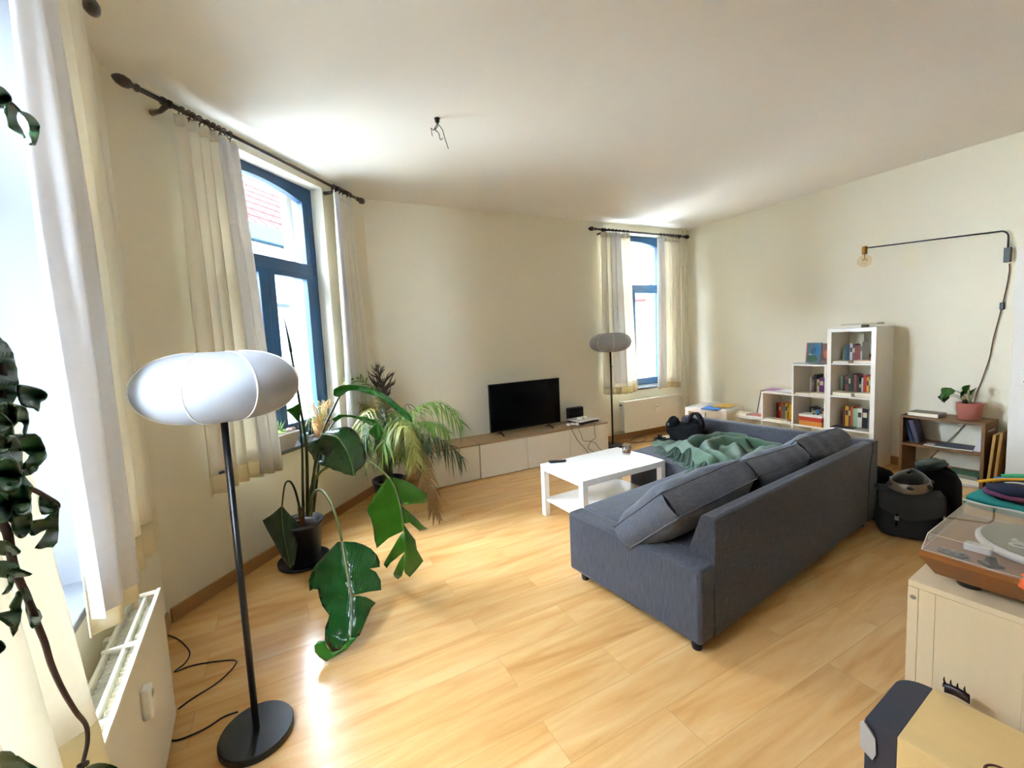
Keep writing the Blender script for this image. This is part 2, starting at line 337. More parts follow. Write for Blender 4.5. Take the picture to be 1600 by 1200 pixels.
# ---------------------------------------------------------------- outside
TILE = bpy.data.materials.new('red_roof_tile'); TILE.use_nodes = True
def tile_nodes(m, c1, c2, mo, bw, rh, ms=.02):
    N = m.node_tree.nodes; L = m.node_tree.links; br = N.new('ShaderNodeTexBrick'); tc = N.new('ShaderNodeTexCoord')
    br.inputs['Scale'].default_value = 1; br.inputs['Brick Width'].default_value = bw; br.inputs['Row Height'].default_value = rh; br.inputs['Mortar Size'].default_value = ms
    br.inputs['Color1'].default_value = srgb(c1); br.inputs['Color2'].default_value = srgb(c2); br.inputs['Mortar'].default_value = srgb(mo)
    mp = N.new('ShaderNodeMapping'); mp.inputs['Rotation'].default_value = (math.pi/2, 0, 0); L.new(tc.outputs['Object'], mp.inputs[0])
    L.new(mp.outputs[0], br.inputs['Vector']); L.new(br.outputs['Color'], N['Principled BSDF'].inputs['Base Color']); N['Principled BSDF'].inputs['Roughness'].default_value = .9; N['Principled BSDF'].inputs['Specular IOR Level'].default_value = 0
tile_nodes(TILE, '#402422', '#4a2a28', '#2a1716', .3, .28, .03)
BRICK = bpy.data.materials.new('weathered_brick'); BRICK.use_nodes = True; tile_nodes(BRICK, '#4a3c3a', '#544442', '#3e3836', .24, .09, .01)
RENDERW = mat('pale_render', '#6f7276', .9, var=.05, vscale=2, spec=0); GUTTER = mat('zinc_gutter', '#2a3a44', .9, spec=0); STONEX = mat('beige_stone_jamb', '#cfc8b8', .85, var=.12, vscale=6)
def ext_jamb(name, fr, hole, flip):
    s0, s1, z0, z1 = hole
    if flip < 0: s0, s1 = -s1, -s0
    mb = MB().box(s0-.12, s0+.06, .352, .42, z0-.1, z1+.1).box(s1-.06, s1+.12, .352, .42, z0-.1, z1+.1).box(s0-.12, s1+.12, .352, .42, z1-.02, z1+.2)
    mb.box(s0, s0+.004, .20, .352, z0, z1).box(s1-.004, s1, .20, .352, z0, z1).box(s0, s1, .20, .352, z1-.004, z1)
    struct(mb.build(name, STONEX, loc=fr.W(0), rotz=fr.ang))
ext_jamb('trim_5', WB, W2, 1); ext_jamb('trim_6', WC, W3, 1); ext_jamb('trim_7', WA, W1, -1)
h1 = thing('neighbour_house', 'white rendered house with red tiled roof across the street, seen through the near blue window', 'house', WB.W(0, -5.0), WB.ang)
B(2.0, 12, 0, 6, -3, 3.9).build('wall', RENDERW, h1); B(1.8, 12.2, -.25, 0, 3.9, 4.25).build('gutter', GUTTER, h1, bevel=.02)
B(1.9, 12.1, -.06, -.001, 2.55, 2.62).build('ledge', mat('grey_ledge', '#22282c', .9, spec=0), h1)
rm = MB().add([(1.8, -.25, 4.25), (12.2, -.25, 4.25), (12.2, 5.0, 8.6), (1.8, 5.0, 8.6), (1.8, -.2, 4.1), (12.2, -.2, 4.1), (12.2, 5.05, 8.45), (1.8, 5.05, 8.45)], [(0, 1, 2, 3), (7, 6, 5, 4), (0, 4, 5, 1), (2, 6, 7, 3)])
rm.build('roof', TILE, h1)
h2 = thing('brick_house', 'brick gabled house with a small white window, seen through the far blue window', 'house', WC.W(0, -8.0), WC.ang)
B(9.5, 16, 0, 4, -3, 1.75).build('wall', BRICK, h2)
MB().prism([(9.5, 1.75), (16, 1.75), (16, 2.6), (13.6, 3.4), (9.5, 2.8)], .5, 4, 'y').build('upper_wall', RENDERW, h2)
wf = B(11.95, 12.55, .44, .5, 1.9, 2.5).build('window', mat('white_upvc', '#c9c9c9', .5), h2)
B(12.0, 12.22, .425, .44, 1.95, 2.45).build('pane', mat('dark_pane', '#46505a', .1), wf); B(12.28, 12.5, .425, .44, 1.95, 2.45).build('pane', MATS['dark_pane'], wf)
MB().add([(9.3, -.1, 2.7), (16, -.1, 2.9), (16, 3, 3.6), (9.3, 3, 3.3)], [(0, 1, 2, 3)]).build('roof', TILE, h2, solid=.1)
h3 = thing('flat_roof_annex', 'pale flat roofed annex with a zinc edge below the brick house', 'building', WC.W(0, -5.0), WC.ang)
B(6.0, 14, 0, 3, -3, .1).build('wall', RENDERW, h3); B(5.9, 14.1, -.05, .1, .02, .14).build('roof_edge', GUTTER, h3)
struct(B(-9, 3, 6.0, 9, -3, 5.2).build('sky_blocker_wall', mat('sky_blocker_grey', '#55544f', .9), loc=WA.W(0), rotz=WA.ang))  # unseen wall added to cut the sky light entering the near window
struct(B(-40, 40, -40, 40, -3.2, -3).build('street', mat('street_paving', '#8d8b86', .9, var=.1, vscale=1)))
# ---------------------------------------------------------------- curtain rods and curtains
def rod(fr, s0, s1, z, off, flip, label, rings, brk):
    t = thing('curtain_rod', label, 'curtain rod', fr.W(0, 0, 0), fr.ang, 'turned dark wood curtain rods')
    X = (lambda s: -s) if flip < 0 else (lambda s: s)
    def turned(prof, s, d, n=14):   # prof along the rod axis
        mb = MB().lathe([(r, a) for a, r in prof], n); R = Matrix.Rotation(math.pi/2 if d > 0 else -math.pi/2, 4, 'Y'); mb.xf(Matrix.Translation((X(s), -off, z)) @ R); return mb
    MB().tube([(X(s0), -off, z), (X(s1), -off, z)], .013, 12).build('rod', RODM, t, smooth=True)
    fin = [(0, .018), (.012, .021), (.022, .013), (.035, .014), (.05, .026), (.075, .03), (.1, .024), (.118, .012), (.125, .003)]
    for s, d in ((s0, -1), (s1, 1)):
        dd = d*(1 if flip > 0 else -1); turned(fin, s, dd).build('finial', RODM, t, smooth=True)
    for s in brk:
        m = MB().tube([(X(s), 0, z-.03), (X(s), -off*.6, z-.035), (X(s), -off, z-.018)], [.017, .013, .015], 10)
        m.lathe([(.03, 0), (.033, .008), (.022, .016)], 14, (0, 0, 0)) if False else None
        m.build('bracket', RODM, t, smooth=True); turned([(-.03, .014), (-.025, .022), (-.012, .022), (-.006, .018), (.006, .018), (.012, .022), (.025, .022), (.03, .014)], s, 1).build('collar', RODM, t, smooth=True)
    r0 = None
    for s in rings:
        pts = [(X(s)+.003*math.sin(a*3), -off+.022*math.cos(a), z-.004+.022*math.sin(a)) for a in [2*math.pi*k/14 for k in range(15)]]
        m = MB().tube(pts, .0045, 6); m.tube([(X(s), -off, z-.026), (X(s), -off, z-.045)], .003, 5); m.build('ring', RODM, t, smooth=True)
    return t
def curtain(fr, st, sb, zt, zb, off, nf, amp, flip, label, hem=.12, lining=None, seed=0):
    """st, sb: (s0, s1) at the top and at the bottom"""
    X = (lambda s: -s) if flip < 0 else (lambda s: s); rnd = random.Random(seed); ph = [rnd.uniform(0, 6.28) for _ in range(4)]
    def P(u, w, extra=0.):
        s0 = st[0]+(sb[0]-st[0])*max(w, 0)**1.2; s1 = st[1]+(sb[1]-st[1])*max(w, 0)**1.2
        g = .45+.55*min(1, w*2.2)
        uu = u+.018*math.sin(u*9+ph[0]+w*2)
        wv = math.sin(uu*nf*2*math.pi+ph[1]+.5*math.sin(w*2.5+ph[2]))+.35*math.sin(uu*nf*4.4+ph[3])
        zz = zt+(zb-zt)*w - .012*math.sin(u*5+ph[2])*w
        return (X(s0+(s1-s0)*u), -off-extra-wv*amp*g-.01*w, zz)
    t = thing('curtain', label, 'curtain', fr.W(0), fr.ang, 'cream curtains at the windows')
    wh = 1-hem/(zt-zb); nx = nf*12
    MB().grid(nx, 26, lambda u, v: P(u, v*wh)).build('cloth', CURT, t, smooth=True, solid=.0015)
    hm = MB().grid(nx, 3, lambda u, v: P(u, wh+(1-wh)*v)).build('hem', HEM, t, smooth=True, solid=.004); hm['label'] = 'doubled hem, darker against the light'
    hd = MB().grid(nx, 2, lambda u, v: P(u, -.012+.03*v)).build('heading_tape', CURT, t, smooth=True, solid=.004)
    if lining:
        a, b_, wz = lining
        MB().grid(18, 24, lambda u, v: P(a+(b_-a)*u, v*wz, .006)).build('lining', LINE, t, smooth=True, solid=.0015)  # also draws light through the cloth as a pale strip
    return t
def rr(a, b_, n, seed=1): r = random.Random(seed); return [a+(b_-a)*(i+.5)/n+r.uniform(-.008, .008) for i in range(n)]
rod(WA, .70, 2.9, 2.955, .11, -1, 'dark turned wood curtain rod above the radiator window nearest the left edge', rr(.76, 1.35, 8)+rr(2.0, 2.5, 6), (.85, 2.75))
rod(WB, .10, 2.02, 2.965, .12, 1, 'dark turned wood curtain rod above the large blue window behind the near floor lamp', rr(.30, .66, 9, 2)+rr(1.66, 1.93, 7, 3), (.24, 1.7))
rod(WC, 2.97, 4.63, 2.925, .12, 1, 'dark turned wood curtain rod above the narrow far window in the corner', rr(3.1, 3.55, 7, 4)+rr(4.12, 4.5, 6, 5), (3.1, 4.54))
curtain(WA, (.76, 1.36), (.74, 1.43), 2.9, .775, .10, 6, .035, -1, 'cream curtain with white lining hanging left of the near floor lamp, beyond the radiator', .13, (.72, 1.04, .975), 1)
curtain(WA, (2.2, 2.7), (1.76, 2.45), 2.9, .66, .14, 6, .03, -1, 'cream curtain at the bottom left corner hanging behind the foreground trailing plant', .14, None, 2)
curtain(WB, (.29, .70), (.25, .80), 2.91, .68, .12, 6, .032, 1, 'cream curtain hanging directly behind the white shade of the near floor lamp', .12, (.60, .98, .99), 3)
curtain(WB, (1.66, 1.93), (1.60, 2.08), 2.91, .66, .12, 5, .03, 1, 'cream curtain on the right of the large blue window, behind the potted plants', .10, (-.02, .28, .99), 4)
curtain(WC, (3.06, 3.58), (3.05, 3.66), 2.875, .70, .12, 6, .032, 1, 'cream curtain left of the narrow far window, behind the far floor lamp', .10, (.32, .66, .93), 5)  # pale middle strip imitates window light coming through the cloth
curtain(WC, (4.10, 4.54), (4.06, 4.52), 2.875, .69, .12, 6, .03, 1, 'cream curtain right of the narrow far window, beside the heating pipes', .08, (-.02, .3, .99), 6)
# ---------------------------------------------------------------- radiators
def radiator(fr, s0, s1, z0, z1, depth, flip, label, msite, legs=False):
    t = thing('radiator', label, 'radiator', fr.W(0), fr.ang, 'white panel radiators')
    a, b_ = (s0, s1) if flip > 0 else (-s1, -s0)
    yf = -depth; yb = -depth+.105
    B(a, b_, yf, yf+.012, z0, z1).build('front_panel', RADW, t, bevel=.004)
    for k, y in enumerate((yf+.045, yb-.012)):
        B(a+.01, b_-.01, y, y+.011, z0+.02, z1-.012).build('water_panel', RADW, t, bevel=.003)
    pts = []; n = int((b_-a-.06)/.022)
    for lo, hi in ((yf+.014, yf+.043), (yf+.058, yb-.014)):
        mb = MB()
        for i in range(n):
            x = a+.03+i*.022; mb.box(x, x+.0015, lo, hi, z0+.04, z1-.03)
            mb.box(x, x+.022, lo if i % 2 else hi-.0015, lo+.0015 if i % 2 else hi, z0+.04, z1-.03)
        mb.build('convector_fins', RADW, t)
    g = MB()
    for x in [a+.004+k*(b_-a-.012)/4 for k in range(5)]: g.box(x, x+.012, yf+.01, yb, z1-.014, z1-.002)
    g.box(a, b_, yf, yf+.014, z1-.002, z1+.004); g.build('top_rail', RADW, t, bevel=.002)
    for x in (a, b_-.003): 
        m = MB(); 
        for q in range(4): m.box(x, x+.003, yf+.012+q*.024, yf+.026+q*.024, z0+.03, z1-.02)
        m.build('side_grille', RADW, t)
    mm = msite if flip > 0 else -msite
    mt = B(mm-.02, mm+.02, yf-.028, yf, z1-.20, z1-.10).build('heat_meter', mat('meter_plastic', '#f1eee4', .35), t, bevel=.008)
    B(mm-.012, mm+.012, yf-.029, yf-.028, z1-.135, z1-.118).build('display', mat('meter_display', '#9aa08e', .2), mt)
    e = a if flip < 0 else a+.0
    for q in (a+.12, b_-.12): B(q-.015, q+.015, yb, 0, z0+.06, z1-.08).build('wall_bracket', RADW, t)
    if legs:
        MB().tube([(b_-.04, yf+.05, 0), (b_-.04, yf+.05, z0+.02)], .012, 8).build('foot_pipe', RADW, t, smooth=True)
        MB().tube([(a-.0, yf+.05, z1-.05), (a-.03, yf+.05, z1-.05)], .013, 8).build('bleed_valve', mat('valve_metal', '#6c6a62', .3, .8), t, smooth=True)
    return t
radiator(WA, .90, 2.25, .09, .63, .155, -1, 'white panel radiator in the bottom left corner under the nearest window', 1.34)
radiator(WC, 3.36, 4.46, .13, .575, .15, 1, 'white panel radiator beneath the narrow far window behind the coffee table', 3.97, True)
# heating pipes in the corner
for k, (s, off, lab) in enumerate(((4.665, .05, 'white vertical heating pipe next to the far curtain, left of the two'), (4.755, .05, 'white vertical heating pipe nearest the room corner, right of the two'))):
    p = thing('heating_pipe', lab, 'pipe', WC.W(s, off, 0), WC.ang)
    MB().tube([(0, 0, 0), (0, 0, H)], .013 if k == 0 else .016, 10).build('pipe', PAINT, p, smooth=True)
    for z in (.5, 1.55, 2.5): MB().lathe([(.02, 0), (.021, .004), (.021, .016), (.02, .02)], 12, (0, 0, z)).tube([(0, 0, z+.01), (0, off-.0, z+.01)], .005, 6).build('pipe_clip', PAINT, p)
# ---------------------------------------------------------------- ceiling hook with bare wires
t = thing('ceiling_hook', 'small dark ceiling hook with loose bare wires hanging from the ceiling', 'hook', (-.251, 2.988, H))
MB().lathe([(.004, -.03), (.014, -.026), (.016, -.012), (.02, 0)], 12).build('hook_plate', BLACKM, t)
MB().tube([(0, 0, -.03), (.002, 0, -.05), (-.015, 0, -.07), (-.012, 0, -.085)], .003, 6).build('hook', BLACKM, t)
WIREM = mat('brown_wire', '#5a4636', .5)
for pts in ([(0, 0, -.03), (-.02, 0, -.07), (.005, -.01, -.1), (.014, 0, -.14), (.03, 0, -.13)], [(0, 0, -.03), (.03, .01, -.07), (.04, 0, -.11), (.05, 0, -.15), (.065, .005, -.2)], [(0, 0, -.03), (-.03, 0, -.075), (-.045, 0, -.06), (-.04, 0, -.115)]):
    MB().tube(smoothpath(pts, 4), .0028, 5).build('wire', WIREM, t, smooth=True)
# ---------------------------------------------------------------- floor lamps
def floor_lamp(label, loc, rotz):
    t = thing('floor_lamp', label, 'floor lamp', loc, rotz, 'black floor lamps with flattened white shades')
    MB().lathe([(.13, 0), (.136, .004), (.136, .026), (.133, .03), (.012, .031)], 40).build('base', BLACKM, t, bevel=.0)
    MB().tube([(0, 0, .028), (0, 0, 1.30)], .0125, 14).build('pole', BLACKM, t, smooth=True)
    MB().tube([(.02, -.012, 1.10), (.035, -.018, 1.10)], .006, 8).build('switch', BLACKP, t)
    R_, hh, zc = .274, .126, 1.424; prof = []
    for i in range(25):
        a = -math.pi/2+math.pi*i/24; c = math.cos(a); s_ = math.sin(a)
        prof.append((.075+(R_-.075)*abs(c)**.9, zc+hh*(abs(s_)**1.0)*(1 if s_ > 0 else -1)))
    seg = 8; n = 48; vs = []
    for r, z in prof:
        for j in range(n):
            a = 2*math.pi*j/n; k = (a*seg/(2*math.pi)) % 1; rr_ = r*(1-.018*(1-abs(2*k-1)**2)*(r/R_))
            vs.append((rr_*math.cos(a), rr_*math.sin(a), z))
    mb = MB(); mb.add(vs, [(i*n+j, i*n+(j+1) % n, (i+1)*n+(j+1) % n, (i+1)*n+j) for i in range(24) for j in range(n)])
    sh = mb.build('lamp_shade', SHADE, t, smooth=True, solid=.0015)
    for j in range(seg):
        a = 2*math.pi*j/seg
        MB().tube([((r+.001)*math.cos(a), (r+.001)*math.sin(a), z) for r, z in prof], .003, 6).build('rib', mat('white_shade_rib', '#f4f2ee', .6), sh, smooth=True)
    MB().lathe([(.0, zc+hh-.004), (.072, zc+hh-.004), (.075, zc+hh), (.0, zc+hh+.001)], 28).build('top_cap', BLACKM, t)
    MB().lathe([(.0, zc-hh-.003), (.075, zc-hh-.003), (.072, zc-hh+.003), (.0, zc-hh+.003)], 28).build('bottom_cap', BLACKM, t)
    return t
l1 = floor_lamp('tall black floor lamp with large white oval shade, nearest in the left foreground', (-1.003, 1.565, 0), math.radians(-79.8))
floor_lamp('black floor lamp with white oval shade standing beside the far window radiator', (1.672, 5.62, 0), -.9)
cordm = BLACKP
def cord(name, label, pts, r=.0035, m=None, n=5, cat='cable'):
    o = MB().tube(smoothpath(pts, n), r, 6).build(name, m or cordm, smooth=True); return tag(o, label, cat)
lc = MB().tube(smoothpath([PZ(q[0], q[1], .006)-l1.location for q in ((372, 1112), (350, 1120), (325, 1136), (300, 1148), (272, 1157), (250, 1150))], 5), .0035, 6).build('power_cord', BLACKP, smooth=True)
lc.parent = l1; lc.rotation_euler.z = -l1.rotation_euler.z
cord('power_cable', 'thin black cable looping on the floor between the near radiator and lamp pole', [PZ(u, v, .006) for u, v in ((262, 992), (280, 1000), (296, 1018), (290, 1035), (272, 1050), (300, 1040), (335, 1034), (368, 1032), (360, 1048), (335, 1070), (300, 1092), (278, 1108))])
# ---------------------------------------------------------------- tv benches
def bench(label, s, w, doors, off=.42, gap=0.):
    t = thing('tv_bench', label, 'tv bench', WC.W(s, 0, 0), WC.ang)
    d = .415; z1 = .405
    BK = mat('bench_carcass', '#d8cdb4', .5)
    B(.0, w, -d+.022, -.006, .0, z1-.02).build('carcass', BK, t, bevel=.001)
    B(.0, w, -d+.004, -.006, z1-.019, z1).build('top_panel', OAKTOP, t, bevel=.001)
    dw = w/doors
    for k in range(doors): B(k*dw+.003, (k+1)*dw-.003, -d, -d+.019, .012, z1-.022).build('door', CREAMF, t, bevel=.0015)
    return t
S0 = .992
bench('single door cream tv bench under the palm fronds, left of the longer bench', S0-.608, .60, 1)
bench('long low cream tv bench with three doors and grey oak top carrying the television', S0, 1.83, 3)
def on_bench(s, off, z=.405): return WC.W(s, off, z)
# tv
t = thing('television', 'black flat screen television standing on the low cream bench', 'television', WC.W(1.735, .2, .406), WC.ang)
B(-.497, .497, -.01, .018, .045, .615).build('housing', BLACKP, t, bevel=.004)
B(-.489, .489, -.0125, -.0105, .058, .607).build('screen', mat('dark_screen', '#010102', .2, spec=.15), t)
B(-.25, .25, .018, .055, .07, .36).build('rear_cover', BLACKP, t, bevel=.01)
for x in (-.36, .33):
    MB().tube([(x, 0, .05), (x, -.01, .028), (x-.01, -.10, .006)], [.012, .011, .007], 6).tube([(x, 0, .03), (x, .05, .015), (x-.005, .09, .006)], [.011, .01, .007], 6).build('stand_foot', BLACKP, t, smooth=True)
# console
t = thing('game_console', 'white and black game console lying flat at the right end of the tv bench', 'game console', WC.W(2.58, .22, .406), WC.ang+.12)
B(-.16, .16, -.125, .125, 0.004, .035).build('black_body', BLACKP, t, bevel=.006)
MB().grid(10, 6, lambda u, v: (-.19+.37*u, -.14+.28*v, .038+.014*math.sin(u*3.0+.4)*(.6+.4*v))).build('white_side_plate', WHITEL, t, smooth=True, solid=.004)
def controller(label, loc, rz):
    t = thing('game_controller', label, 'game controller', loc, rz, 'white game controllers')
    MB().ell((0, 0, .022), (.05, .03, .018), 14, 8).ell((-.055, -.018, .02), (.028, .045, .02), 12, 8).ell((.055, -.018, .02), (.028, .045, .02), 12, 8).build('shell', WHITEL, t, smooth=True)
    for x in (-.026, .026): MB().tube([(x, -.012, .035), (x, -.012, .046)], [.007, .01], 10).build('thumbstick', BLACKP, t, smooth=True)
    MB().ell((0, .008, .032), (.024, .014, .01), 10, 6).build('touch_pad', BLACKP, t, smooth=True)
    return t
controller('white game controller resting on top of the game console', WC.W(2.52, .25, .456), WC.ang+.3)
controller('white game controller lying on the bench beside the right foot of the television', WC.W(2.345, .30, .407), WC.ang-.5)
t = thing('black_speaker', 'black rounded rectangular speaker standing behind the game console', 'speaker', WC.W(2.565, .07, .406), WC.ang)
B(-.125, .125, -.035, .035, 0, .185).build('body', BLACKP, t, bevel=.018); B(-.112, .112, -.039, -.035, .012, .172).build('grille_cloth', MATTEB, t, bevel=.003)
BRW = mat('brown_cable', '#4a3c30', .5)
def wcp(q, off=.425): return PW(WC, q[0], q[1], off)
cord('hanging_cable', 'dark cable running from the game controller down the front of the bench', [WC.W(2.33, .36, .412)]+[wcp(q, .432) for q in ((893, 669), (899, 682), (904, 690), (915, 702), (922, 712))]+[WC.W(2.56, .46, .01)], .0035, BRW)
cord('hanging_cable', 'thin cable with a kink hanging left on the rightmost bench door', [WC.W(2.47, .38, .411)]+[wcp(q, .434) for q in ((904, 669), (908, 678), (911, 688), (922, 689.5), (930, 692), (936, 700))]+[WC.W(2.74, .46, .01)], .003, BRW)
cord('hanging_cable', 'thin cable hanging right on the rightmost bench door, crossing its neighbour', [WC.W(2.62, .38, .411)]+[wcp(q, .438) for q in ((928.5, 664), (929, 675), (930, 684), (924, 689), (920, 696), (921, 702))]+[WC.W(2.64, .49, .01)], .003, BRW)
cord('hanging_cable', 'black cable looping over the right end of the tv bench', [WC.W(2.7, .2, .412), WC.W(2.83, .25, .411), WC.W(2.848, .3, .38), WC.W(2.86, .32, .2), WC.W(2.85, .33, .08), WC.W(2.86, .3, .01)], .003, BRW)
# ---------------------------------------------------------------- coffee table and white side table
def lack(name, label, loc, rz, L_, D_, Hh, leg=.05, th=.05, shelf=None, cat='coffee table'):
    t = thing(name, label, cat, loc, rz)
    B(0, L_, -D_, 0, Hh-th, Hh).build('tabletop', WHITEL, t, bevel=.0025)
    for x, y in ((0, 0), (L_-leg, 0), (0, -D_+leg), (L_-leg, -D_+leg)): B(x, x+leg, y-leg, y, 0, Hh-th).build('leg', WHITEL, t, bevel=.002)
    if shelf: B(.02, L_-.02, -D_+.02, -.02, shelf-.018, shelf).build('shelf', WHITEL, t, bevel=.001)
    return t
TL = Vector((.4197, 3.5375, 0)); TA = .4792
lack('coffee_table', 'glossy white coffee table with lower shelf between the tv bench and the sofa', TL, TA, .9, .55, .45, shelf=.15)
def tt(a, b_, z=.451): return TL + Vector((a*math.cos(TA)-b_*math.sin(TA), a*math.sin(TA)+b_*math.cos(TA), z))
t = thing('remote_control', 'black remote control lying on the left end of the white coffee table', 'remote control', PZ(871, 722, .452), TA-.35)
B(-.075, .075, -.02, .02, 0, .018).build('body', BLACKP, t, bevel=.006)
rng = random.Random(3)
for i in range(5):
    for j in range(2): MB().lathe([(.004, .0185), (.0035, .0205)], 8, (-.055+i*.02, -.008+j*.016, 0)).build('button', mat('grey_button', '#8a8a90', .5), t)
B(.045, .06, -.006, .006, .018, .0195).build('power_button', mat('white_button', '#e0e0e0', .4), t)
CLG = glass('clear_drinking_glass', (.86, .88, .87, 1), .3)
t = thing('glass_mug', 'clear glass mug with a little tea left, on the far end of the coffee table', 'mug', PZ(979, 709, .452), .6)
MB().lathe([(.0, .0), (.036, .0), (.038, .01), (.038, .085), (.0355, .085), (.0355, .012), (0, .01)], 24).build('glass_body', CLG, t, smooth=True)
MB().lathe([(.0, .013), (.034, .013), (.034, .028), (0, .028)], 20).build('tea', mat('tea_left', '#a8642a', .2), t)
MB().tube([(.037, 0, .07), (.06, 0, .066), (.064, 0, .045), (.055, 0, .025), (.037, 0, .02)], .004, 8).build('handle', CLG, t, smooth=True)
# ---------------------------------------------------------------- sofa
SO = Vector((.9239, 1.8206, 0)); SA = .5601
def SP(a, b_, z=0.): return SO + Vector((a*math.cos(SA)-b_*math.sin(SA), a*math.sin(SA)+b_*math.cos(SA), z))
t = thing('corner_sofa', 'charcoal grey corner sofa with chaise in the middle of the room', 'sofa', SO, SA)
LB, LS, SD = .068, .443, .8655
B(0, .125, 0, SD, LB, LS-.004).build('end_panel', SOFA, t, bevel=.018)
B(.127, 2.13, .10, SD, LB, LS-.10).build('base', SOFA, t, bevel=.012)
B(.127, 1.36, .115, SD+.004, LS-.098, LS+.002).build('seat', SOFA, t, bevel=.025)
B(1.362, 2.13, .115, 1.50, LB, LS+.006).build('chaise', SOFA, t, bevel=.03)
MB().prism([(0, LB), (.11, LB), (.135, .46), (.072, .645), (.058, .655), (.008, .655), (0, .645)], .125, 2.20, 'x').build('backrest', SOFA, t, bevel=.008)
MB().prism([(2.3, LB), (2.3, .645), (2.292, .655), (2.225, .655), (2.21, .645), (2.14, LS), (2.132, LB)], -.005, 1.51, 'y').build('side_rest', SOFA, t, bevel=.01)
for a, b_ in ((.07, .06), (.07, .80), (2.2, .06), (2.2, 1.43), (1.45, 1.43), (1.3, .8)):
    MB().lathe([(.022, 0), (.024, .004), (.03, LB+.002)], 16, (a, b_, 0)).build('leg', BLACKP, t, smooth=True)
MB().tube(smoothpath([(1.1, .862, LS-.05), (.6, .872, LS-.052), (.13, .866, LS-.05)], 3), .004, 6).build('piping', SOFA, t, smooth=True)
def cushion(label, w, h, th, loc, rot, seed):
    """box cushion; local x width, y height (lean axis), z thickness"""
    root = thing('back_cushion', label, 'cushion', loc, 0, 'grey back cushions on the sofa'); root.rotation_euler = Matrix(rot).to_euler()
    vs = []; fs = []; n = 18; mz = 3
    def P(x, y, z):
        e = (1-abs(x)**3.2)*(1-abs(y)**3.2); wr = noise.noise(Vector((x*2.2+seed*7, y*2.6, z*1.5)))*.020*e**.3 + noise.noise(Vector((x*7+seed, y*3, z)))*.006
        zz = z*(th*.30+th*.30*e**.55)+wr
        pinch = 1-.035*(1-y*y)*abs(x)**6 - .02*abs(z)*abs(x)**8; pinch2 = 1-.06*(1-x*x)*abs(y)**6
        return Vector((x*w/2*pinch, y*h/2*pinch2+.012*noise.noise(Vector((x*3, y, seed))), zz))
    mb = MB()
    for z in (-1, 1): mb.grid(n, n, lambda u, v: P(2*u-1, 2*v-1, z), flip=z < 0)
    for q in (-1, 1):
        mb.grid(n, mz, lambda u, v: P(2*u-1, q, 2*v-1)+Vector((0, q*.012*(1-(2*v-1)**2), 0)), flip=q > 0); mb.grid(n, mz, lambda u, v: P(q, 2*u-1, 2*v-1)+Vector((q*.014*(1-(2*v-1)**2), 0, 0)), flip=q < 0)
    mb.build('cover', CUSH, root, smooth=True, weld=True, sub=1)
    for z in (-1, 1):
        path = [P(-1+2*i/14, -1, z) for i in range(15)]+[P(1, -1+2*i/14, z) for i in range(1, 15)]+[P(1-2*i/14, 1, z) for i in range(1, 15)]+[P(-1, 1-2*i/14, z) for i in range(1, 15)]
        MB().tube(path, .0035, 6, cap=False).build('piping', CUSH, root, smooth=True)
    return root
def lean(angle, yaw=0.):
    # x along the sofa length; y up the cushion leaning toward the back
    x = Vector((math.cos(SA+yaw), math.sin(SA+yaw), 0)); out = Vector((-math.sin(SA+yaw), math.cos(SA+yaw), 0))
    up = (Vector((0, 0, 1))*math.sin(angle) - out*math.cos(angle)).normalized(); zn = x.cross(up)
    return ((x.x, up.x, zn.x), (x.y, up.y, zn.y), (x.z, up.z, zn.z))
cushion('grey back cushion at the near end of the sofa, its end seam facing the viewer', .82, .40, .22, SP(.39, .305, .575), lean(math.radians(43), .04), 1)
cushion('middle grey back cushion leaning on the sofa back, partly behind the nearest cushion', .60, .37, .19, SP(1.12, .27, .57), lean(math.radians(50), -.08), 2)
cushion('grey back cushion in the far corner of the sofa beside the green blanket', .62, .38, .19, SP(1.74, .25, .585), lean(math.radians(50), -.06), 3)
# green blanket: crumpled cloth on the chaise
def ridge(p, path, w):
    d = 1e9
    for a, b_ in zip(path, path[1:]):
        a = Vector(a); b_ = Vector(b_); ab = b_-a; tt_ = max(0, min(1, (p-a).dot(ab)/ab.length_squared)); d = min(d, (p-(a+ab*tt_)).length)
    return math.exp(-(d/w)**2)
RG = [(((1.25, .66), (1.36, .86), (1.52, 1.02), (1.74, 1.06), (1.94, .98), (2.05, .80)), .05, .15), (((1.30, .56), (1.42, .76), (1.60, .88), (1.76, .86), (1.86, .72)), .042, .14),
      (((1.26, .50), (1.42, .54), (1.58, .64), (1.70, .70)), .045, .11), (((1.45, .46), (1.72, .52), (1.95, .46)), .05, .13), (((1.80, .96), (1.95, .76), (2.02, .55)), .05, .12),
      (((1.45, 1.06), (1.56, 1.16), (1.74, 1.22)), .045, .07), (((1.50, 1.0), (1.60, 1.24), (1.66, 1.40)), .04, .05), (((1.56, 1.30), (1.8, 1.36)), .04, .04), (((1.22, .80), (1.32, .98), (1.5, 1.12)), .035, .05), (((1.64, .98), (1.70, .84), (1.66, .72)), .035, .06)]
def bh(a, b_):
    q = Vector((a*3.1, b_*3.1, 0)); p = Vector((a+.035*noise.noise(q), b_+.035*noise.noise(q+Vector((5, 5, 2))))); h = .012
    for path, w, hh in RG: h = (h**4+(.012+.82*hh*ridge(p, [Vector(q) for q in path], w*1.25))**4)**.25
    core = math.exp(-(((a-1.68)/.40)**2+((b_-.74)/.32)**2)); h += .05*core
    h += .018*noise.noise(Vector((a*8, b_*7, 1)))*min(1, h*12) + .010*noise.noise(Vector((a*20, b_*17, 4)))*min(1, h*10)
    return max(.008, h)
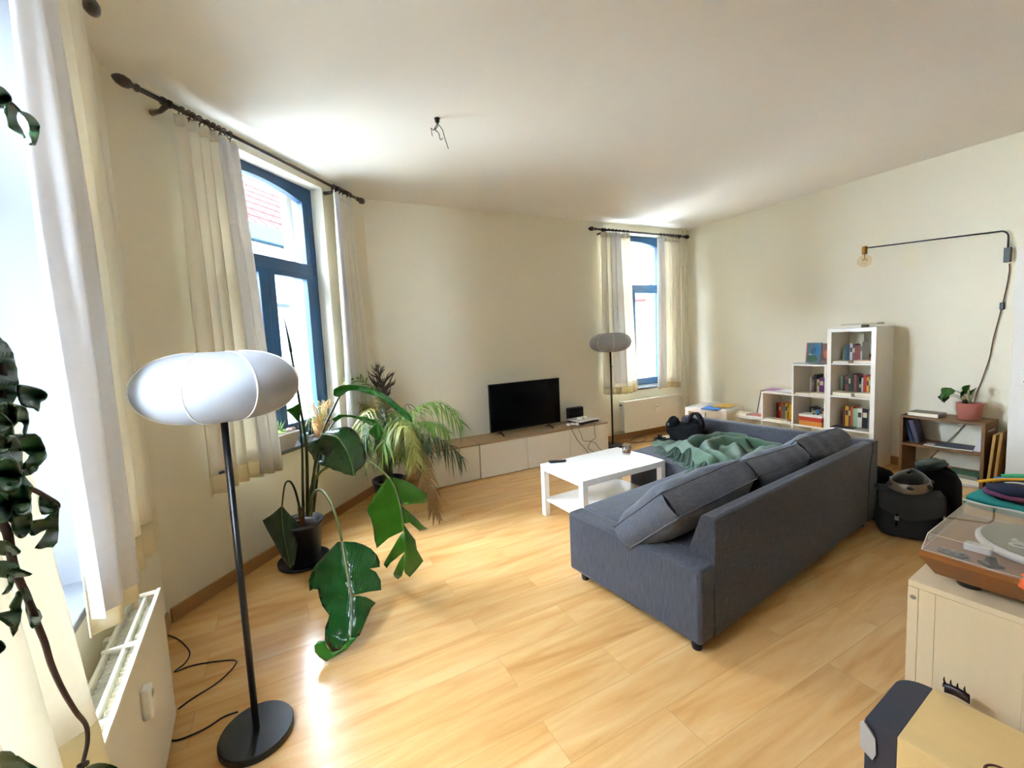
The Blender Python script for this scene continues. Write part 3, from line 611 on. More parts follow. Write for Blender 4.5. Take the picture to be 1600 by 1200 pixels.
def lerpt(T, x):
    for (a, b_), (c, d) in zip(T, T[1:]):
        if x <= c: return b_+(d-b_)*max(0, (x-a)/(c-a))
    return T[-1][1]
def bl_out(u, v):
    b_ = .40+1.02*v + .02*math.sin(u*9+1)
    lo = lerpt([(.4, 1.20), (.6, 1.16), (.8, 1.27), (1.0, 1.42), (1.2, 1.50), (1.42, 1.60)], b_)+.02*math.sin(b_*31); hi = lerpt([(.4, 2.02), (.6, 2.11), (1.0, 2.11), (1.2, 2.0), (1.42, 1.84)], b_)
    return lo+(hi-lo)*u, b_
def blv(u, v):
    a, b_ = bl_out(u, v); z = LS+.004+bh(a, b_)
    return (a, b_, z)
t = thing('blanket', 'crumpled moss green woven blanket with fringe lying on the sofa chaise', 'blanket', SO, SA)
GRN = mat('moss_green_wool', '#48674e', .95, var=.18, vscale=120, bump=.9, bscale=260, sheen=.4, spec=.1)
MB().grid(96, 110, blv).build('cloth', GRN, t, smooth=True, solid=.01, thick_off=1)
rng = random.Random(5)
for i in range(46):
    v = .0+.86*i/46; a, b_, z = blv(0, v); a2 = a-.035-rng.random()*.045; b2 = b_+rng.uniform(-.05, .05); zt = LS+.012
    MB().tube(smoothpath([(a+.012, b_, z), ((a+a2)/2, b_+rng.uniform(-.02, .02), zt+.010+rng.random()*.012), (a2, b2, zt)], 3), [.0055]*6+[.004], 5).build('fringe', GRN, t, smooth=True)
# black bag
t = thing('black_bag', 'black fabric bag with strap loops slumped on the sofa chaise beside the blanket', 'bag', SP(1.93, 1.27, LS+.01), SA)
def bagf(p):
    k = 1+.28*noise.noise(Vector((p.x*1.7+3, p.y*1.7, p.z*1.7))); return Vector((p.x*k, p.y*k, max(p.z*k, -.62)))
MB().ell((0, 0, .085), (.15, .20, .12), 24, 16, bagf).ell((-.02, .13, .14), (.07, .075, .11), 18, 12, bagf).ell((.05, -.02, .14), (.08, .11, .10), 18, 12, bagf).build('bag_body', MATTEB, t, smooth=True, sub=1)
MB().grid(14, 2, lambda u, v: (.03+.05*(v-.5), -.06+.085*math.cos(math.pi*u)*.8, .17+.13*math.sin(math.pi*u))).build('handle', mat('dark_purple_strap', '#1d1720', .8), t, smooth=True, solid=.02)
MB().tube(smoothpath([(-.12, .1, .05), (-.17, .2, .025), (-.10, .28, .02), (-.02, .22, .02)], 5), .014, 6).build('strap', MATTEB, t, smooth=True)
MB().box(-.09, -.075, .14, .155, .17, .195).build('clasp', mat('grey_clasp', '#8d8d92', .3, .8), t)
# ---------------------------------------------------------------- white side table with books
st = lack('side_table', 'small square white side table in the far corner behind the sofa', (2.777, 5.857, 0), math.atan2(6.173-5.857, 3.186-2.777), .54, .55, .45, cat='side table')
def book(label, loc, rz, w, h, d, c, group=None, pages='#e9e2cf', flat=False, tilt=None, lab_c=None, name='book'):
    """upright: w = spine width (x), h height (z), d depth (y, spine at y=0 facing -y). flat: w x d footprint, h thickness"""
    t = thing(name, label, 'book', loc, rz, group, tilt); cm = mat('cover_'+c.strip('#'), c, .45, var=.05, vscale=30); pm = mat('pages_'+pages.strip('#'), pages, .8, var=.05, vscale=60, stretch=(60, 1, 1) if not flat else (1, 1, 60))
    if flat:
        cv = B(-w/2, w/2, -d/2, d/2, 0, .002).box(-w/2, w/2, -d/2, d/2, h-.002, h).box(-w/2, -w/2+.002, -d/2, d/2, .002, h-.002); cv.build('cover', cm, t); B(-w/2+.002, w/2-.003, -d/2+.003, d/2-.003, .002, h-.002).build('pages', pm, t)
    else:
        cv = B(0, .002, 0, d, 0, h).box(w-.002, w, 0, d, 0, h).box(.002, w-.002, 0, .002, 0, h); cv.build('cover', cm, t); B(.002, w-.002, .002, d-.004, .003, h-.003).build('pages', pm, t)
        if lab_c: B(w*.15, w*.85, -.0012, 0, h*.55, h*.8).build('spine_label', mat('label_'+lab_c.strip('#'), lab_c, .6), t)
    return t
ang = math.atan2(6.173-5.857, 3.186-2.777)
b1 = book('large blue flat atlas on the small white side table, left of the yellow one', PZ(1114, 638, .451), ang+.1, .30, .012, .21, '#2f6fb8', flat=True)
B(.03, .15, -.105, .0, .012, .0128).build('cover_patch', mat('ochre_patch', '#c9a24a', .6), b1)
b2 = book('large yellow ochre book under the far edge of the blue atlas on the side table', PZ(1134, 634.5, .464), ang-.15, .30, .01, .20, '#c8a048', flat=True)
# ---------------------------------------------------------------- cube shelves on the right wall
def cube_tower(name, label, s0, cols, rows, foff=.40, back=.01):
    """cols: list of heights (top z) left to right; rows pitch .352"""
    t = thing(name, label, 'shelf', WD.W(s0, 0), WD.ang); y0, y1 = -foff, -back; return t, y0, y1
t, y0, y1 = cube_tower('bookshelf', 'tall narrow white cube bookshelf of four compartments against the right wall', 2.045, 1, 4)
for x in (0, .42-.038): B(x, x+.038, y0, y1, 0, 1.47).build('side_panel', WHITEL, t, bevel=.001)
B(.038, .382, y0+.001, y1, 1.432, 1.469).build('top_panel', WHITEL, t, bevel=.001); B(.038, .382, y0+.001, y1, 0, .038).build('bottom_panel', WHITEL, t)
for z in (.38, .735, 1.09): B(.038, .382, y0+.004, y1, z-.008, z+.008).build('shelf_board', WHITEL, t)
t = cube_tower('step_bookshelf', 'stair shaped white cube shelf climbing toward the tall white bookshelf', .995, 1, 4)[0]
ST = [(0, .35, .365), (.35, .70, .72), (.70, 1.048, 1.076)]
for a, b_, top in ST:
    B(a, a+.018, y0, y1, 0, top-.018).build('side_panel', WHITEL, t); B(a, b_, y0, y1, top-.018, top).build('top_panel', WHITEL, t, bevel=.001)
B(1.03, 1.048, y0, y1, 0, 1.058).build('side_panel', WHITEL, t)
for a, b_, zs in ((.35, .70, (.365,)), (.70, 1.048, (.365, .72))):
    for z in zs: B(a+.018, b_ if b_ < 1 else 1.03, y0+.003, y1, z-.016, z).build('shelf_board', WHITEL, t)
for a, b_, _ in ST: B(a+.018, b_ if b_ < 1 else 1.03, y0+.003, y1, 0, .018).build('bottom_panel', WHITEL, t)
ORD = ['first', 'second', 'third', 'fourth', 'fifth', 'sixth', 'seventh', 'eighth', 'ninth', 'tenth', 'eleventh', 'twelfth']
CN = {'r': ('dark red', '#7e1f18'), 'R': ('bright red', '#b3271c'), 'o': ('orange', '#c4651f'), 'y': ('yellow', '#dcae2b'), 'g': ('dark green', '#24391f'), 'G': ('pale green', '#9ec9a6'),
      'b': ('dark blue', '#1d3c66'), 'B': ('bright blue', '#2f86c0'), 'n': ('dark brown', '#33211a'), 'N': ('reddish brown', '#7c4030'), 'k': ('black', '#17161b'), 'w': ('white', '#dedcd6'), 'W': ('off white', '#c9c4b4'), 'p': ('purple', '#6b2c78'), 's': ('slate blue', '#5f7f92'), 't': ('teal', '#20606e'), 'e': ('grey', '#6d7070'), 'm': ('mauve brown', '#6b4a4a')}
def row(where, grp, s, z, spec, off=.235, dep=.15):
    """spec: list of (colour key, thickness, height)"""
    for i, (k, w, h) in enumerate(spec):
        nm, hx = CN[k]; lab = [None, '#d8cfae', '#2a2a2a', None][(i*7+len(where)) % 4]
        book('%s book %s from left %s' % (nm, ORD[i], where), WD.W(s, off, z), WD.ang, w-.002, h, dep, hx, grp, lab_c=lab); s += w
    return s
row('in the tall bookshelf top compartment', 'books in the top compartment', 2.115, 1.099, [('w', .018, .15), ('t', .022, .185), ('b', .025, .19), ('w', .024, .20), ('m', .024, .19), ('r', .025, .18), ('N', .022, .185), ('w', .012, .215)])
row('in the tall bookshelf second compartment', 'books in the second compartment', 2.10, .744, [('G', .022, .20), ('n', .022, .205), ('N', .028, .20), ('g', .026, .22), ('k', .024, .225), ('N', .024, .22), ('n', .022, .20), ('k', .02, .15), ('w', .016, .19), ('R', .028, .22), ('y', .02, .20), ('o', .012, .21)])
row('in the tall bookshelf third compartment', 'books in the third compartment', 2.125, .389, [('r', .026, .195), ('y', .03, .225), ('N', .02, .22), ('o', .022, .225), ('G', .036, .205), ('w', .042, .21), ('k', .05, .215), ('e', .03, .21)])
row('in the stair shelf upper right cube', 'books in the upper step cube', 1.80, .721, [('W', .022, .20), ('p', .01, .19), ('o', .01, .17), ('g', .03, .225), ('y', .008, .17), ('w', .016, .17), ('p', .05, .19)])
row('in the stair shelf cube above orange boxes', 'books above the boxes', 1.80, .366, [('k', .02, .19), ('e', .026, .18), ('y', .014, .16), ('B', .036, .17), ('m', .036, .18), ('W', .016, .16), ('y', .02, .17), ('k', .022, .17)])
row('in the stair shelf lower left cube', 'books in the left step cube', 1.43, .366, [('r', .034, .205), ('R', .02, .20), ('o', .024, .21), ('s', .03, .19), ('y', .026, .21), ('n', .01, .19), ('y', .036, .20), ('G', .018, .19), ('t', .03, .18)])
def flat(label, s, off, z, w, d, h, c, rz=0., grp=None, pages='#e9e2cf', name='book'): return book(label, WD.W(s, off, z), WD.ang+rz, w, h, d, c, grp, pages, flat=True, name=name)
flat('cream book lying flat at the front left of the top compartment', 2.165, .31, 1.099, .14, .17, .02, '#cfc3ad')
flat('pale thick book lying flat at the front right of the top compartment', 2.345, .31, 1.099, .15, .13, .03, '#b98f78')
flat('thick cream paperback lying flat at the front left of the second compartment', 2.18, .32, .744, .17, .14, .038, '#cdbb97')
flat('brown based book lying flat lowest at the front right of the second compartment', 2.365, .32, .744, .14, .13, .018, '#b08b60')
flat('white topped book lying flat on the brown one in the second compartment', 2.36, .32, .763, .14, .13, .022, '#e0d6bf')
flat('dark patterned magazine lying on the floor of the third compartment', 2.17, .32, .389, .20, .13, .006, '#3c2e2a', .1, name='magazine')
flat('pale patterned magazine lying right on the floor of the third compartment', 2.35, .315, .389, .13, .14, .006, '#8d8779', -.05, name='magazine')
flat('cream book lying flat at left in the upper middle cube of the stair shelf', 1.80, .32, .721, .15, .14, .022, '#cdbb9d')
flat('pale thick book lying flat at right in the upper middle cube of the stair shelf', 1.955, .32, .721, .15, .14, .03, '#d9cdb2')
flat('cream book lying flat at the front of the left stair cube', 1.47, .325, .366, .20, .12, .018, '#d7cbb0')
flat('white paperback lying flat at the front right of the left stair cube', 1.625, .33, .366, .10, .12, .014, '#dcd7cb')
flat('small red book lying flat near the right side of the left stair cube', 1.655, .315, .381, .07, .08, .006, '#9c2a22')
for nm, c, z, h, lab in (('storage_box', '#c9822f', .366, .055, 'lowest orange flat box of the stack in the middle bottom cube'), ('storage_box', '#b5351f', .422, .045, 'red flat box in the middle of the small box stack in the stair shelf'), ('storage_box', '#e9e3dc', .468, .028, 'white flat box topmost of the small stack in the stair shelf')):
    b = thing(nm, lab, 'box', WD.W(1.885, .315, z), WD.ang); m_ = mat('box_'+c[1:], c, .5); B(-.115, .115, -.075, .075, 0, h*.55).build('tray', m_, b, bevel=.002); B(-.118, .118, -.078, .078, h*.55, h-.001).build('lid', m_, b, bevel=.002)
tg = thing('sunglasses', 'small black sunglasses on the white box in the stair shelf', 'sunglasses', WD.W(1.92, .345, .497), WD.ang)
for x in (-.02, .02): MB().ell((x, 0, .008), (.017, .01, .008), 10, 6).build('lens', BLACKP, tg, smooth=True)
MB().tube([(-.004, 0, .01), (.004, 0, .01)], .002, 5).tube([(-.037, 0, .01), (-.036, .05, .003)], .0018, 5).tube([(.037, 0, .01), (.036, .05, .003)], .0018, 5).build('temple', BLACKP, tg)
# books standing on the step and on top
def cover_book(label, s, off, z, w, h, th, base, patches, rz=0., tilt=-.12):
    t = thing('book', label, 'book', WD.W(s, off, z), WD.ang+rz, None, (tilt, 0)); cm = mat('cover_'+base[1:], base, .4)
    B(0, w, 0, .003, 0, h).box(0, w, th-.003, th, 0, h).box(0, .003, .003, th-.003, 0, h).build('cover', cm, t); B(.003, w-.003, .003, th-.003, .003, h-.003).build('pages', mat('pages_e9e2cf', '#e9e2cf', .8), t)
    for nm, pts, c in patches: MB().prism([(x*w, y*h) for x, y in pts], -.0012, -.0002, 'y').build(nm, mat('print_'+c[1:], c, .4), t)
    return t
def blob(cx, cy, rx, ry, n=14, seed=0): r = random.Random(seed); return [(cx+rx*math.cos(2*math.pi*i/n)*r.uniform(.85, 1.1), cy+ry*math.sin(2*math.pi*i/n)*r.uniform(.85, 1.1)) for i in range(n)]
cover_book('large illustrated orange and brown book leaning against the tall shelf, right of the blue one', 1.89, .19, 1.08, .14, .225, .02, '#6e4a42', [('orange_print', blob(.5, .45, .35, .3, seed=2), '#c8693c'), ('pale_print', blob(.6, .85, .25, .1, seed=3), '#d8b878'), ('brown_print', blob(.2, .3, .15, .2, seed=4), '#3a2320')])
cover_book('large illustrated blue and green book with pink edge standing on the stair shelf', 1.735, .20, 1.08, .15, .235, .02, '#4a6673', [('blue_print', blob(.68, .6, .27, .32, seed=5), '#1f6c98'), ('green_print', blob(.42, .22, .36, .18, seed=6), '#2f5a34'), ('dark_print', blob(.52, .55, .16, .22, seed=7), '#1c2d3a'), ('pale_print', blob(.4, .42, .26, .05, seed=8), '#8fa9a0'), ('pink_edge', [(0, 0), (.06, 0), (.06, 1), (0, 1)], '#c4476a')])
flat('thin magazine lying at left on the upper stair step below the illustrated books', 1.80, .30, 1.078, .22, .13, .005, '#9fb3ac', .08, name='magazine')
flat('thin grey magazine lying at right on the upper stair step', 1.93, .31, 1.084, .17, .13, .005, '#6f6a60', -.05, name='magazine')
flat('pink magazine lying on the middle stair step', 1.43, .17, .722, .26, .22, .005, '#b76aa8', .1, name='magazine')
flat('white open booklet lying over the pink magazine on the middle stair step', 1.58, .24, .728, .20, .2, .008, '#dfe0e2', -.12, name='booklet')
flat('white hardback book lying on top of the tall white bookshelf', 2.20, .26, 1.471, .24, .17, .028, '#e4ddcf', 0)
flat('thin grey book lying across the white book on top of the tall shelf', 2.29, .25, 1.50, .30, .17, .012, '#5b564c', .06)
flat('stack base of white papers on the lowest stair step beside the picture frame', 1.20, .26, .366, .22, .2, .012, '#d9d6cf', .1, name='paper_stack')
flat('red and white magazine on the lowest stair step', 1.22, .24, .379, .2, .16, .007, '#c06a62', -.1, name='magazine')
flat('thick cream book at the left end of the lowest stair step', 1.07, .30, .366, .13, .15, .04, '#d8cdb4', .05)
t = thing('small_basket', 'small dark basket standing on the books in the top compartment', 'basket', WD.W(2.375, .2, 1.099), WD.ang)
MB().lathe([(.0, 0), (.03, 0), (.045, .06), (.04, .06), (.028, .006), (0, .006)], 16).build('body', BASKET, t, smooth=True)
MB().ell((0, 0, .07), (.04, .04, .03), 12, 8, lambda p: p*(1+.2*noise.noise(p*4))).build('contents', mat('dried_petals', '#4a342a', .9, bump=.6), t, smooth=True)
t = thing('postcard', 'tall off white postcard propped at the back of the top compartment', 'card', WD.W(2.145, .06, 1.10), WD.ang)
B(0, .085, 0, .004, 0, .30).build('card', mat('card_white', '#d9d5bd', .6), t)
# framed picture leaning behind the stair shelf
t = thing('picture_frame', 'thin black picture frame with white mount leaning on the wall left of the stair shelf', 'picture', WD.W(1.137, .155, .368), WD.ang, None, (-.3, 0))
MB().box(0, .01, 0, .014, 0, .33).box(.19, .20, 0, .014, 0, .33).box(.01, .19, 0, .014, 0, .01).box(.01, .19, 0, .014, .32, .33).build('frame', BLACKP, t, bevel=.001)
B(.01, .19, .004, .01, .01, .32).build('mount', mat('white_mount', '#ecebe6', .6), t); MB().prism(blob(.10, .19, .04, .07, seed=9), .0025, .0035, 'y').build('print', mat('grey_print', '#4b5468', .6), t)
# ---------------------------------------------------------------- wall lamp
t = thing('wall_lamp', 'black swing arm wall lamp with bare globe bulb above the wooden bookcase', 'wall lamp', WD.W(3.205, .0, 0), WD.ang)
BRASS = mat('aged_brass', '#9b6f2a', .3, .9)
B(-.02, .02, -.045, 0, 1.985, 2.11).build('wall_bracket', BLACKP, t, bevel=.004)
top = 2.255; e = WD.u*0
arm_end = (-.81, -.50, top)
MB().tube([(0, -.03, 2.10), (0, -.03, 2.20)]+[(0-.045*(1-math.cos(a))*.85, -.03-.045*(1-math.cos(a))*.53, 2.20+.055*math.sin(a)) for a in (.4, .8, 1.2, 1.5)]+[arm_end], .0065, 10).build('arm', BLACKM, t, smooth=True)
MB().lathe([(.0, .02), (.016, .018), (.021, .01), (.021, -.055), (.018, -.06), (0, -.06)], 16, (arm_end[0], arm_end[1], top)).build('bulb_socket', BRASS, t, smooth=True)
AMB = glass('amber_bulb_glass', (.98, .93, .80, 1), .2)
bu = MB().ell((arm_end[0], arm_end[1], top-.125), (.058, .058, .06), 24, 16).build('bulb', AMB, t, smooth=True)
MB().tube([(arm_end[0]+.022*math.cos(k*1.3), arm_end[1]+.022*math.sin(k*1.3), top-.10-.012*(k % 2)*2) for k in range(9)], .0016, 5).tube([(arm_end[0], arm_end[1], top-.06), (arm_end[0], arm_end[1], top-.11)], .004, 6).build('filament', BRASS, bu)
TEX = mat('braided_brown_cord', '#5a4636', .8, var=.4, vscale=300)
cp = [PW(WD, u, v, .014) for u, v in ((1577, 412), (1577, 425), (1573, 448), (1569, 465), (1566, 478), (1560, 500), (1552, 530), (1547, 556), (1541, 575), (1533, 597), (1527, 612))]
loc0 = WD.W(3.205)
def tolocal(P, t, rz): d = P-t.location; c, s = math.cos(-rz), math.sin(-rz); return Vector((d.x*c-d.y*s, d.x*s+d.y*c, d.z))
cl = [tolocal(p, t, WD.ang) for p in cp]; cl2 = cl+[(cl[-1].x-.02, -.016, .7), (cl[-1].x-.05, -.016, .55), (-.32, -.016, .32), (-.44, -.016, .12), (-.42, -.016, .05)]
MB().tube(smoothpath(cl2, 4), .0042, 6).build('cord', TEX, t, smooth=True)
sw = cl[4]; MB().box(sw.x-.014, sw.x+.014, -.03, -.004, sw.z-.032, sw.z+.032).build('inline_switch', BLACKP, t, bevel=.006)
# ---------------------------------------------------------------- light switch on the breast
t = thing('light_switch', 'white double wall switch plate on the white panel at the right edge', 'light switch', WD.W(3.352, .281, .94), WD.ang)
B(0, .08, -.010, 0, -.0, .13).build('plate', mat('switch_plastic', '#e9e7df', .35), t, bevel=.004)
B(.014, .066, -.015, -.010, .07, .115).build('rocker', MATS['switch_plastic'], t, bevel=.002); B(.014, .066, -.014, -.010, .015, .06).build('socket', MATS['switch_plastic'], t, bevel=.002)
B(.034, .044, -.0148, -.0138, .03, .04).build('indicator', BLACKP, t)
# ---------------------------------------------------------------- wooden bookcase on the right
t = thing('wooden_bookcase', 'low brown wooden bookcase with two shelves against the right wall', 'bookcase', WD.W(2.64, 0), WD.ang)
y0, y1 = -.33, -.02
for x in (0, .538): B(x, x+.022, y0, y1, 0, .573).build('side_panel', OAKB, t, bevel=.001)
B(0, .56, y0, y1, .573, .595).build('top_panel', OAKB, t, bevel=.001); B(.022, .538, y0, y1, .30, .322).build('shelf_board', OAKB, t, bevel=.001)
flat('thick white paged book with grey cover lying on top of the wooden bookcase', 2.80, .235, .597, .22, .17, .036, '#6f6a58', -.05)
t = thing('potted_plant', 'small green plant in a terracotta pink pot on the wooden bookcase', 'potted plant', WD.W(3.065, .19, .597), WD.ang)
TERR = mat('terracotta_pink', '#b06a5c', .6, var=.06, vscale=15)
MB().lathe([(.0, 0), (.066, 0), (.074, .006), (.087, .145), (.088, .15), (.078, .15), (.072, .125), (0, .125)], 36).build('pot', TERR, t, smooth=True)
MB().lathe([(0, .126), (.073, .126), (.05, .135), (0, .138)], 20).build('soil', SOIL, t, smooth=True)
GL1 = leaf_mat('fresh_green_leaf', '#2f5f1e', '#4f8a2c', .4); GL2 = leaf_mat('purple_green_leaf', '#3b3f22', '#5a4030', .5)
def heart_leaf(name, L_, W_, m, parent, loc, rot, fold=.25, lobes=None):
    pts = lobes or [(0, 0), (.35, -.12), (.5, .1), (.46, .4), (.28, .72), (0, 1)]
    mb = MB(); n = 10
    def wdt(v):
        for (a, b_), (c, d) in zip(pts, pts[1:]):
            if b_ <= v <= d: return a+(c-a)*(v-b_)/max(d-b_, 1e-6)
        return 0
    prof = [0.0, .30, .46, .50, .48, .42, .34, .24, .14, .06, 0]
    mb.grid(6, 10, lambda u, v: ((2*u-1)*W_*prof[int(round(v*10))], v*L_-.1*L_*(abs(2*u-1)**2)*(1-v), abs(2*u-1)*fold*W_*prof[int(round(v*10))]-.25*L_*v*v))
    o = mb.build(name, m, parent, smooth=True, solid=.0012); o.location = loc; o.rotation_euler = rot; return o
for base, tip, sz, mm in (((.01, 0, .13), (-.12, -.02, .27), .10, GL1), ((.01, .0, .13), (-.15, -.04, .23), .09, GL1), ((0, .01, .13), (-.005, -.03, .31), .085, GL1), ((0, .01, .13), (.03, .0, .28), .08, GL1), ((0, 0, .13), (-.03, .03, .25), .08, GL1), ((.0, 0, .13), (-.17, 0, .20), .07, GL2)):
    MB().tube(smoothpath([base, ((base[0]+tip[0])/2, (base[1]+tip[1])/2, (base[2]+tip[2])/2+.03), tip], 4), .0028, 5).build('stem', STEML, t, smooth=True)
    heart_leaf('leaf', sz, sz*1.1, mm, t, tip, (random.uniform(-1.2, -.5), random.uniform(-.3, .3), random.uniform(1.2, 3.6)))
MB().ell((-.03, 0, .15), (.02, .02, .03), 8, 6).build('stub', SOIL, t, smooth=True)
def ub(label, s, off, z, w, h, d, c, tilt): return book(label, WD.W(s, off, z), WD.ang, w, h, d, c, None, tilt=tilt)
ub('dark blue book leaning at the left end inside the wooden bookcase', 2.70, .27, .323, .022, .215, .15, '#22304f', (0, -.22))
ub('purple grey book leaning beside the dark blue one inside the wooden bookcase', 2.735, .27, .323, .03, .22, .15, '#4a4660', (0, -.24))
ub('white book leaning right at the right end inside the wooden bookcase', 3.118, .26, .323, .04, .215, .16, '#d9d7dc', (0, .22))
flat('dark blue book lying flat on the middle board of the wooden bookcase', 2.99, .22, .323, .24, .2, .014, '#26324c', .15)
flat('white magazine under the dark blue book on the middle board', 2.92, .265, .3225, .22, .11, .0005+.008, '#cfcac4', .0, name='magazine').location.z = .3225
flat('blue edged magazine at the bottom of the pile under the wooden bookcase', 3.06, .22, .002, .24, .2, .014, '#4a4580', 0, name='magazine')
flat('thick white paper stack in the pile under the wooden bookcase', 3.06, .22, .018, .24, .2, .05, '#cfccc6', .03, name='paper_stack')
flat('green folder on top of the pile under the wooden bookcase', 3.06, .215, .07, .22, .2, .035, '#2f6a48', -.04, name='folder', pages='#8b8b80')
for k, (s, c, rz, lab) in enumerate(((3.208, '#c09a52', 0.0, 'tall yellow wooden board leaning beside the wooden bookcase, left of two'), (3.245, '#a77c3e', 0.02, 'tall brown wooden board leaning in the gap by the white panel, right of two'))):
    t = thing('wooden_board', lab, 'board', WD.W(s, .30, 0), WD.ang, 'wooden boards', (0, .06)); B(0, .018, 0, .22-.02*k, 0, .50+.03*k).build('plank', mat('board_'+c[1:], c, .5, var=.2, vscale=6, stretch=(14, 14, 1)), t, bevel=.002)
# ---------------------------------------------------------------- bags, helmet, bottle
GREYB = mat('grey_canvas_bag', '#201f1d', .85, var=.12, vscale=60, bump=.3, bscale=300)
bagc = PZ(1428, 800, .0)
bc = PZ(1430, 830, 0.0)
t = thing('bicycle_bag', 'dark grey pannier bag with flap lying on the floor behind the sofa end', 'bag', (2.935, 2.865, 0), math.radians(-36))
def sq(k, tx=0., ty=0.):
    def f(p):
        q = Vector((math.copysign(abs(p.x)**k, p.x), math.copysign(abs(p.y)**k, p.y), math.copysign(abs(p.z)**k, p.z))); m_ = max(abs(q.x), abs(q.y), abs(q.z), 1e-3)
        q = q*(1+.05*noise.noise(p*2.3)); return Vector((q.x*(1-tx*q.z), q.y*(1-ty*q.z), q.z))
    return f
squash = sq(.55)
MB().ell((0, 0, .165), (.165, .10, .16), 32, 20, sq(.42, .08, .22)).build('body', GREYB, t, smooth=True)
def flapf(u, v):
    x = (u-.5)*.345*(1-.05*v); w = v*1.0
    if w < .45: return (x, .075-.16*w/.45, .325+.006*math.sin(u*7))
    k = (w-.45)/.55; return (x, -.087-.035*k, .322-.17*k*(1-.45*abs(2*u-1)**2)+.004*math.sin(u*11))
MB().grid(18, 16, flapf).build('flap', mat('grey_flap_canvas', '#302f2c', .85, var=.12, vscale=60, bump=.3, bscale=300), t, smooth=True, solid=.008)
for x in (-.075,):
    MB().tube([(x, -.125, .19), (x, -.122, .10)], .006, 5).build('strap', MATTEB, t); B(x-.011, x+.011, -.135, -.118, .145, .175).build('buckle', mat('grey_clasp', '#8d8d92', .3, .8), t, bevel=.002)
B(.085, .135, -.118, -.108, .03, .07).build('reflector', mat('silver_reflector', '#c9cac2', .3), t, bevel=.001)
B(.164, .17, -.07, -.02, .17, .23).build('side_reflector', MATS['silver_reflector'], t, bevel=.001)
t = thing('black_backpack', 'black backpack standing on the floor behind the grey pannier bag', 'bag', (3.34, 3.08, 0), math.radians(-48))
MB().ell((0, 0, .20), (.15, .11, .20), 30, 20, sq(.5, .05, .1)).build('body', MATTEB, t, smooth=True)
MB().ell((0, -.10, .13), (.11, .05, .10), 18, 12, squash).build('front_pocket', MATTEB, t, smooth=True)
B(-.02, .07, -.165, -.155, .12, .18).build('olive_patch', mat('olive_patch', '#8d8b58', .7), t, bevel=.002)
MB().tube(smoothpath([(-.1, .02, .38), (-.03, 0, .43), (.05, 0, .42), (.1, .02, .38)], 5), .011, 8).build('handle', MATTEB, t, smooth=True)
t = thing('rolled_jacket', 'dark green and brown rolled jacket on top of the black backpack', 'jacket', (3.30, 3.06, .405), .4)
MB().ell((0, 0, .035), (.15, .07, .035), 20, 12, lambda p: p*(1+.25*noise.noise(p*3))).build('cloth', mat('dark_green_jacket', '#26342a', .8, var=.5, vscale=18, bump=.4, bscale=60), t, smooth=True)
t = thing('black_bag', 'black bag behind the sofa corner, left of the helmet', 'bag', (2.97, 3.20, 0), .3)
MB().ell((0, 0, .20), (.15, .12, .20), 22, 14, squash).build('body', MATTEB, t, smooth=True); MB().tube(smoothpath([(-.06, 0, .38), (0, 0, .45), (.07, 0, .38)], 5), .012, 8).build('handle', MATTEB, t, smooth=True)
# helmet
t = thing('bicycle_helmet', 'black and silver bicycle helmet resting on the grey pannier bag', 'helmet', (2.965, 2.885, .335), math.radians(20))
HB = mat('helmet_black_shell', '#08080a', .35); HS = mat('helmet_silver_band', '#8f806e', .35, .5, var=.1)
def helm(u0, u1, v0, v1, m, nm, off=0., par=None):
    def f(u, v):
        a = 2*math.pi*(u0+(u1-u0)*u); b_ = v0+(v1-v0)*v; r = math.cos(b_); return ((.125+off)*r*math.cos(a), (.098+off)*r*math.sin(a), .02+(.105+off)*math.sin(b_)+(.012*math.cos(a)))
    return MB().grid(36, 12, f).build(nm, m, par, smooth=True, solid=.008, thick_off=0)
sh = helm(0, 1, .42, 1.565, HB, 'shell', 0, t); helm(0, 1, -.12, .44, HS, 'lower_band', .004, t)
for a in (.55, 1.5, 2.5, 3.7, 4.7, 5.6):
    MB().ell((.129*math.cos(a)*.98, .102*math.sin(a)*.98, .045+.012*math.cos(a)), (.022, .022, .012), 10, 6).build('side_vent', BLACKP, t, smooth=True)
for y in (-.05, 0, .05):
    MB().ell((.02, y, .118-.5*abs(y)), (.06, .012, .012), 12, 6).build('top_vent', MATTEB, t, smooth=True)
MB().tube([(.127*math.cos(a), .100*math.sin(a), .008+.012*math.cos(a)) for a in [2*math.pi*k/24 for k in range(25)]], .006, 6).build('rim', HS, t, smooth=True)
t = thing('drinks_bottle', 'teal plastic bottle lying by the sofa corner beside the pannier bag', 'bottle', PZ(1383, 790, .2), .9)
t.location.z = .0; t.location = PZ(1381, 812, .0)
MB().lathe([(0, 0), (.034, 0), (.037, .01), (.037, .15), (.02, .19), (.018, .2), (0, .2)], 20).build('bottle_body', mat('teal_plastic', '#5f8686', .3), t, smooth=True); MB().lathe([(0, .2), (.022, .2), (.022, .225), (.012, .23), (.01, .25), (0, .25)], 16).build('cap', BLACKP, t, smooth=True)
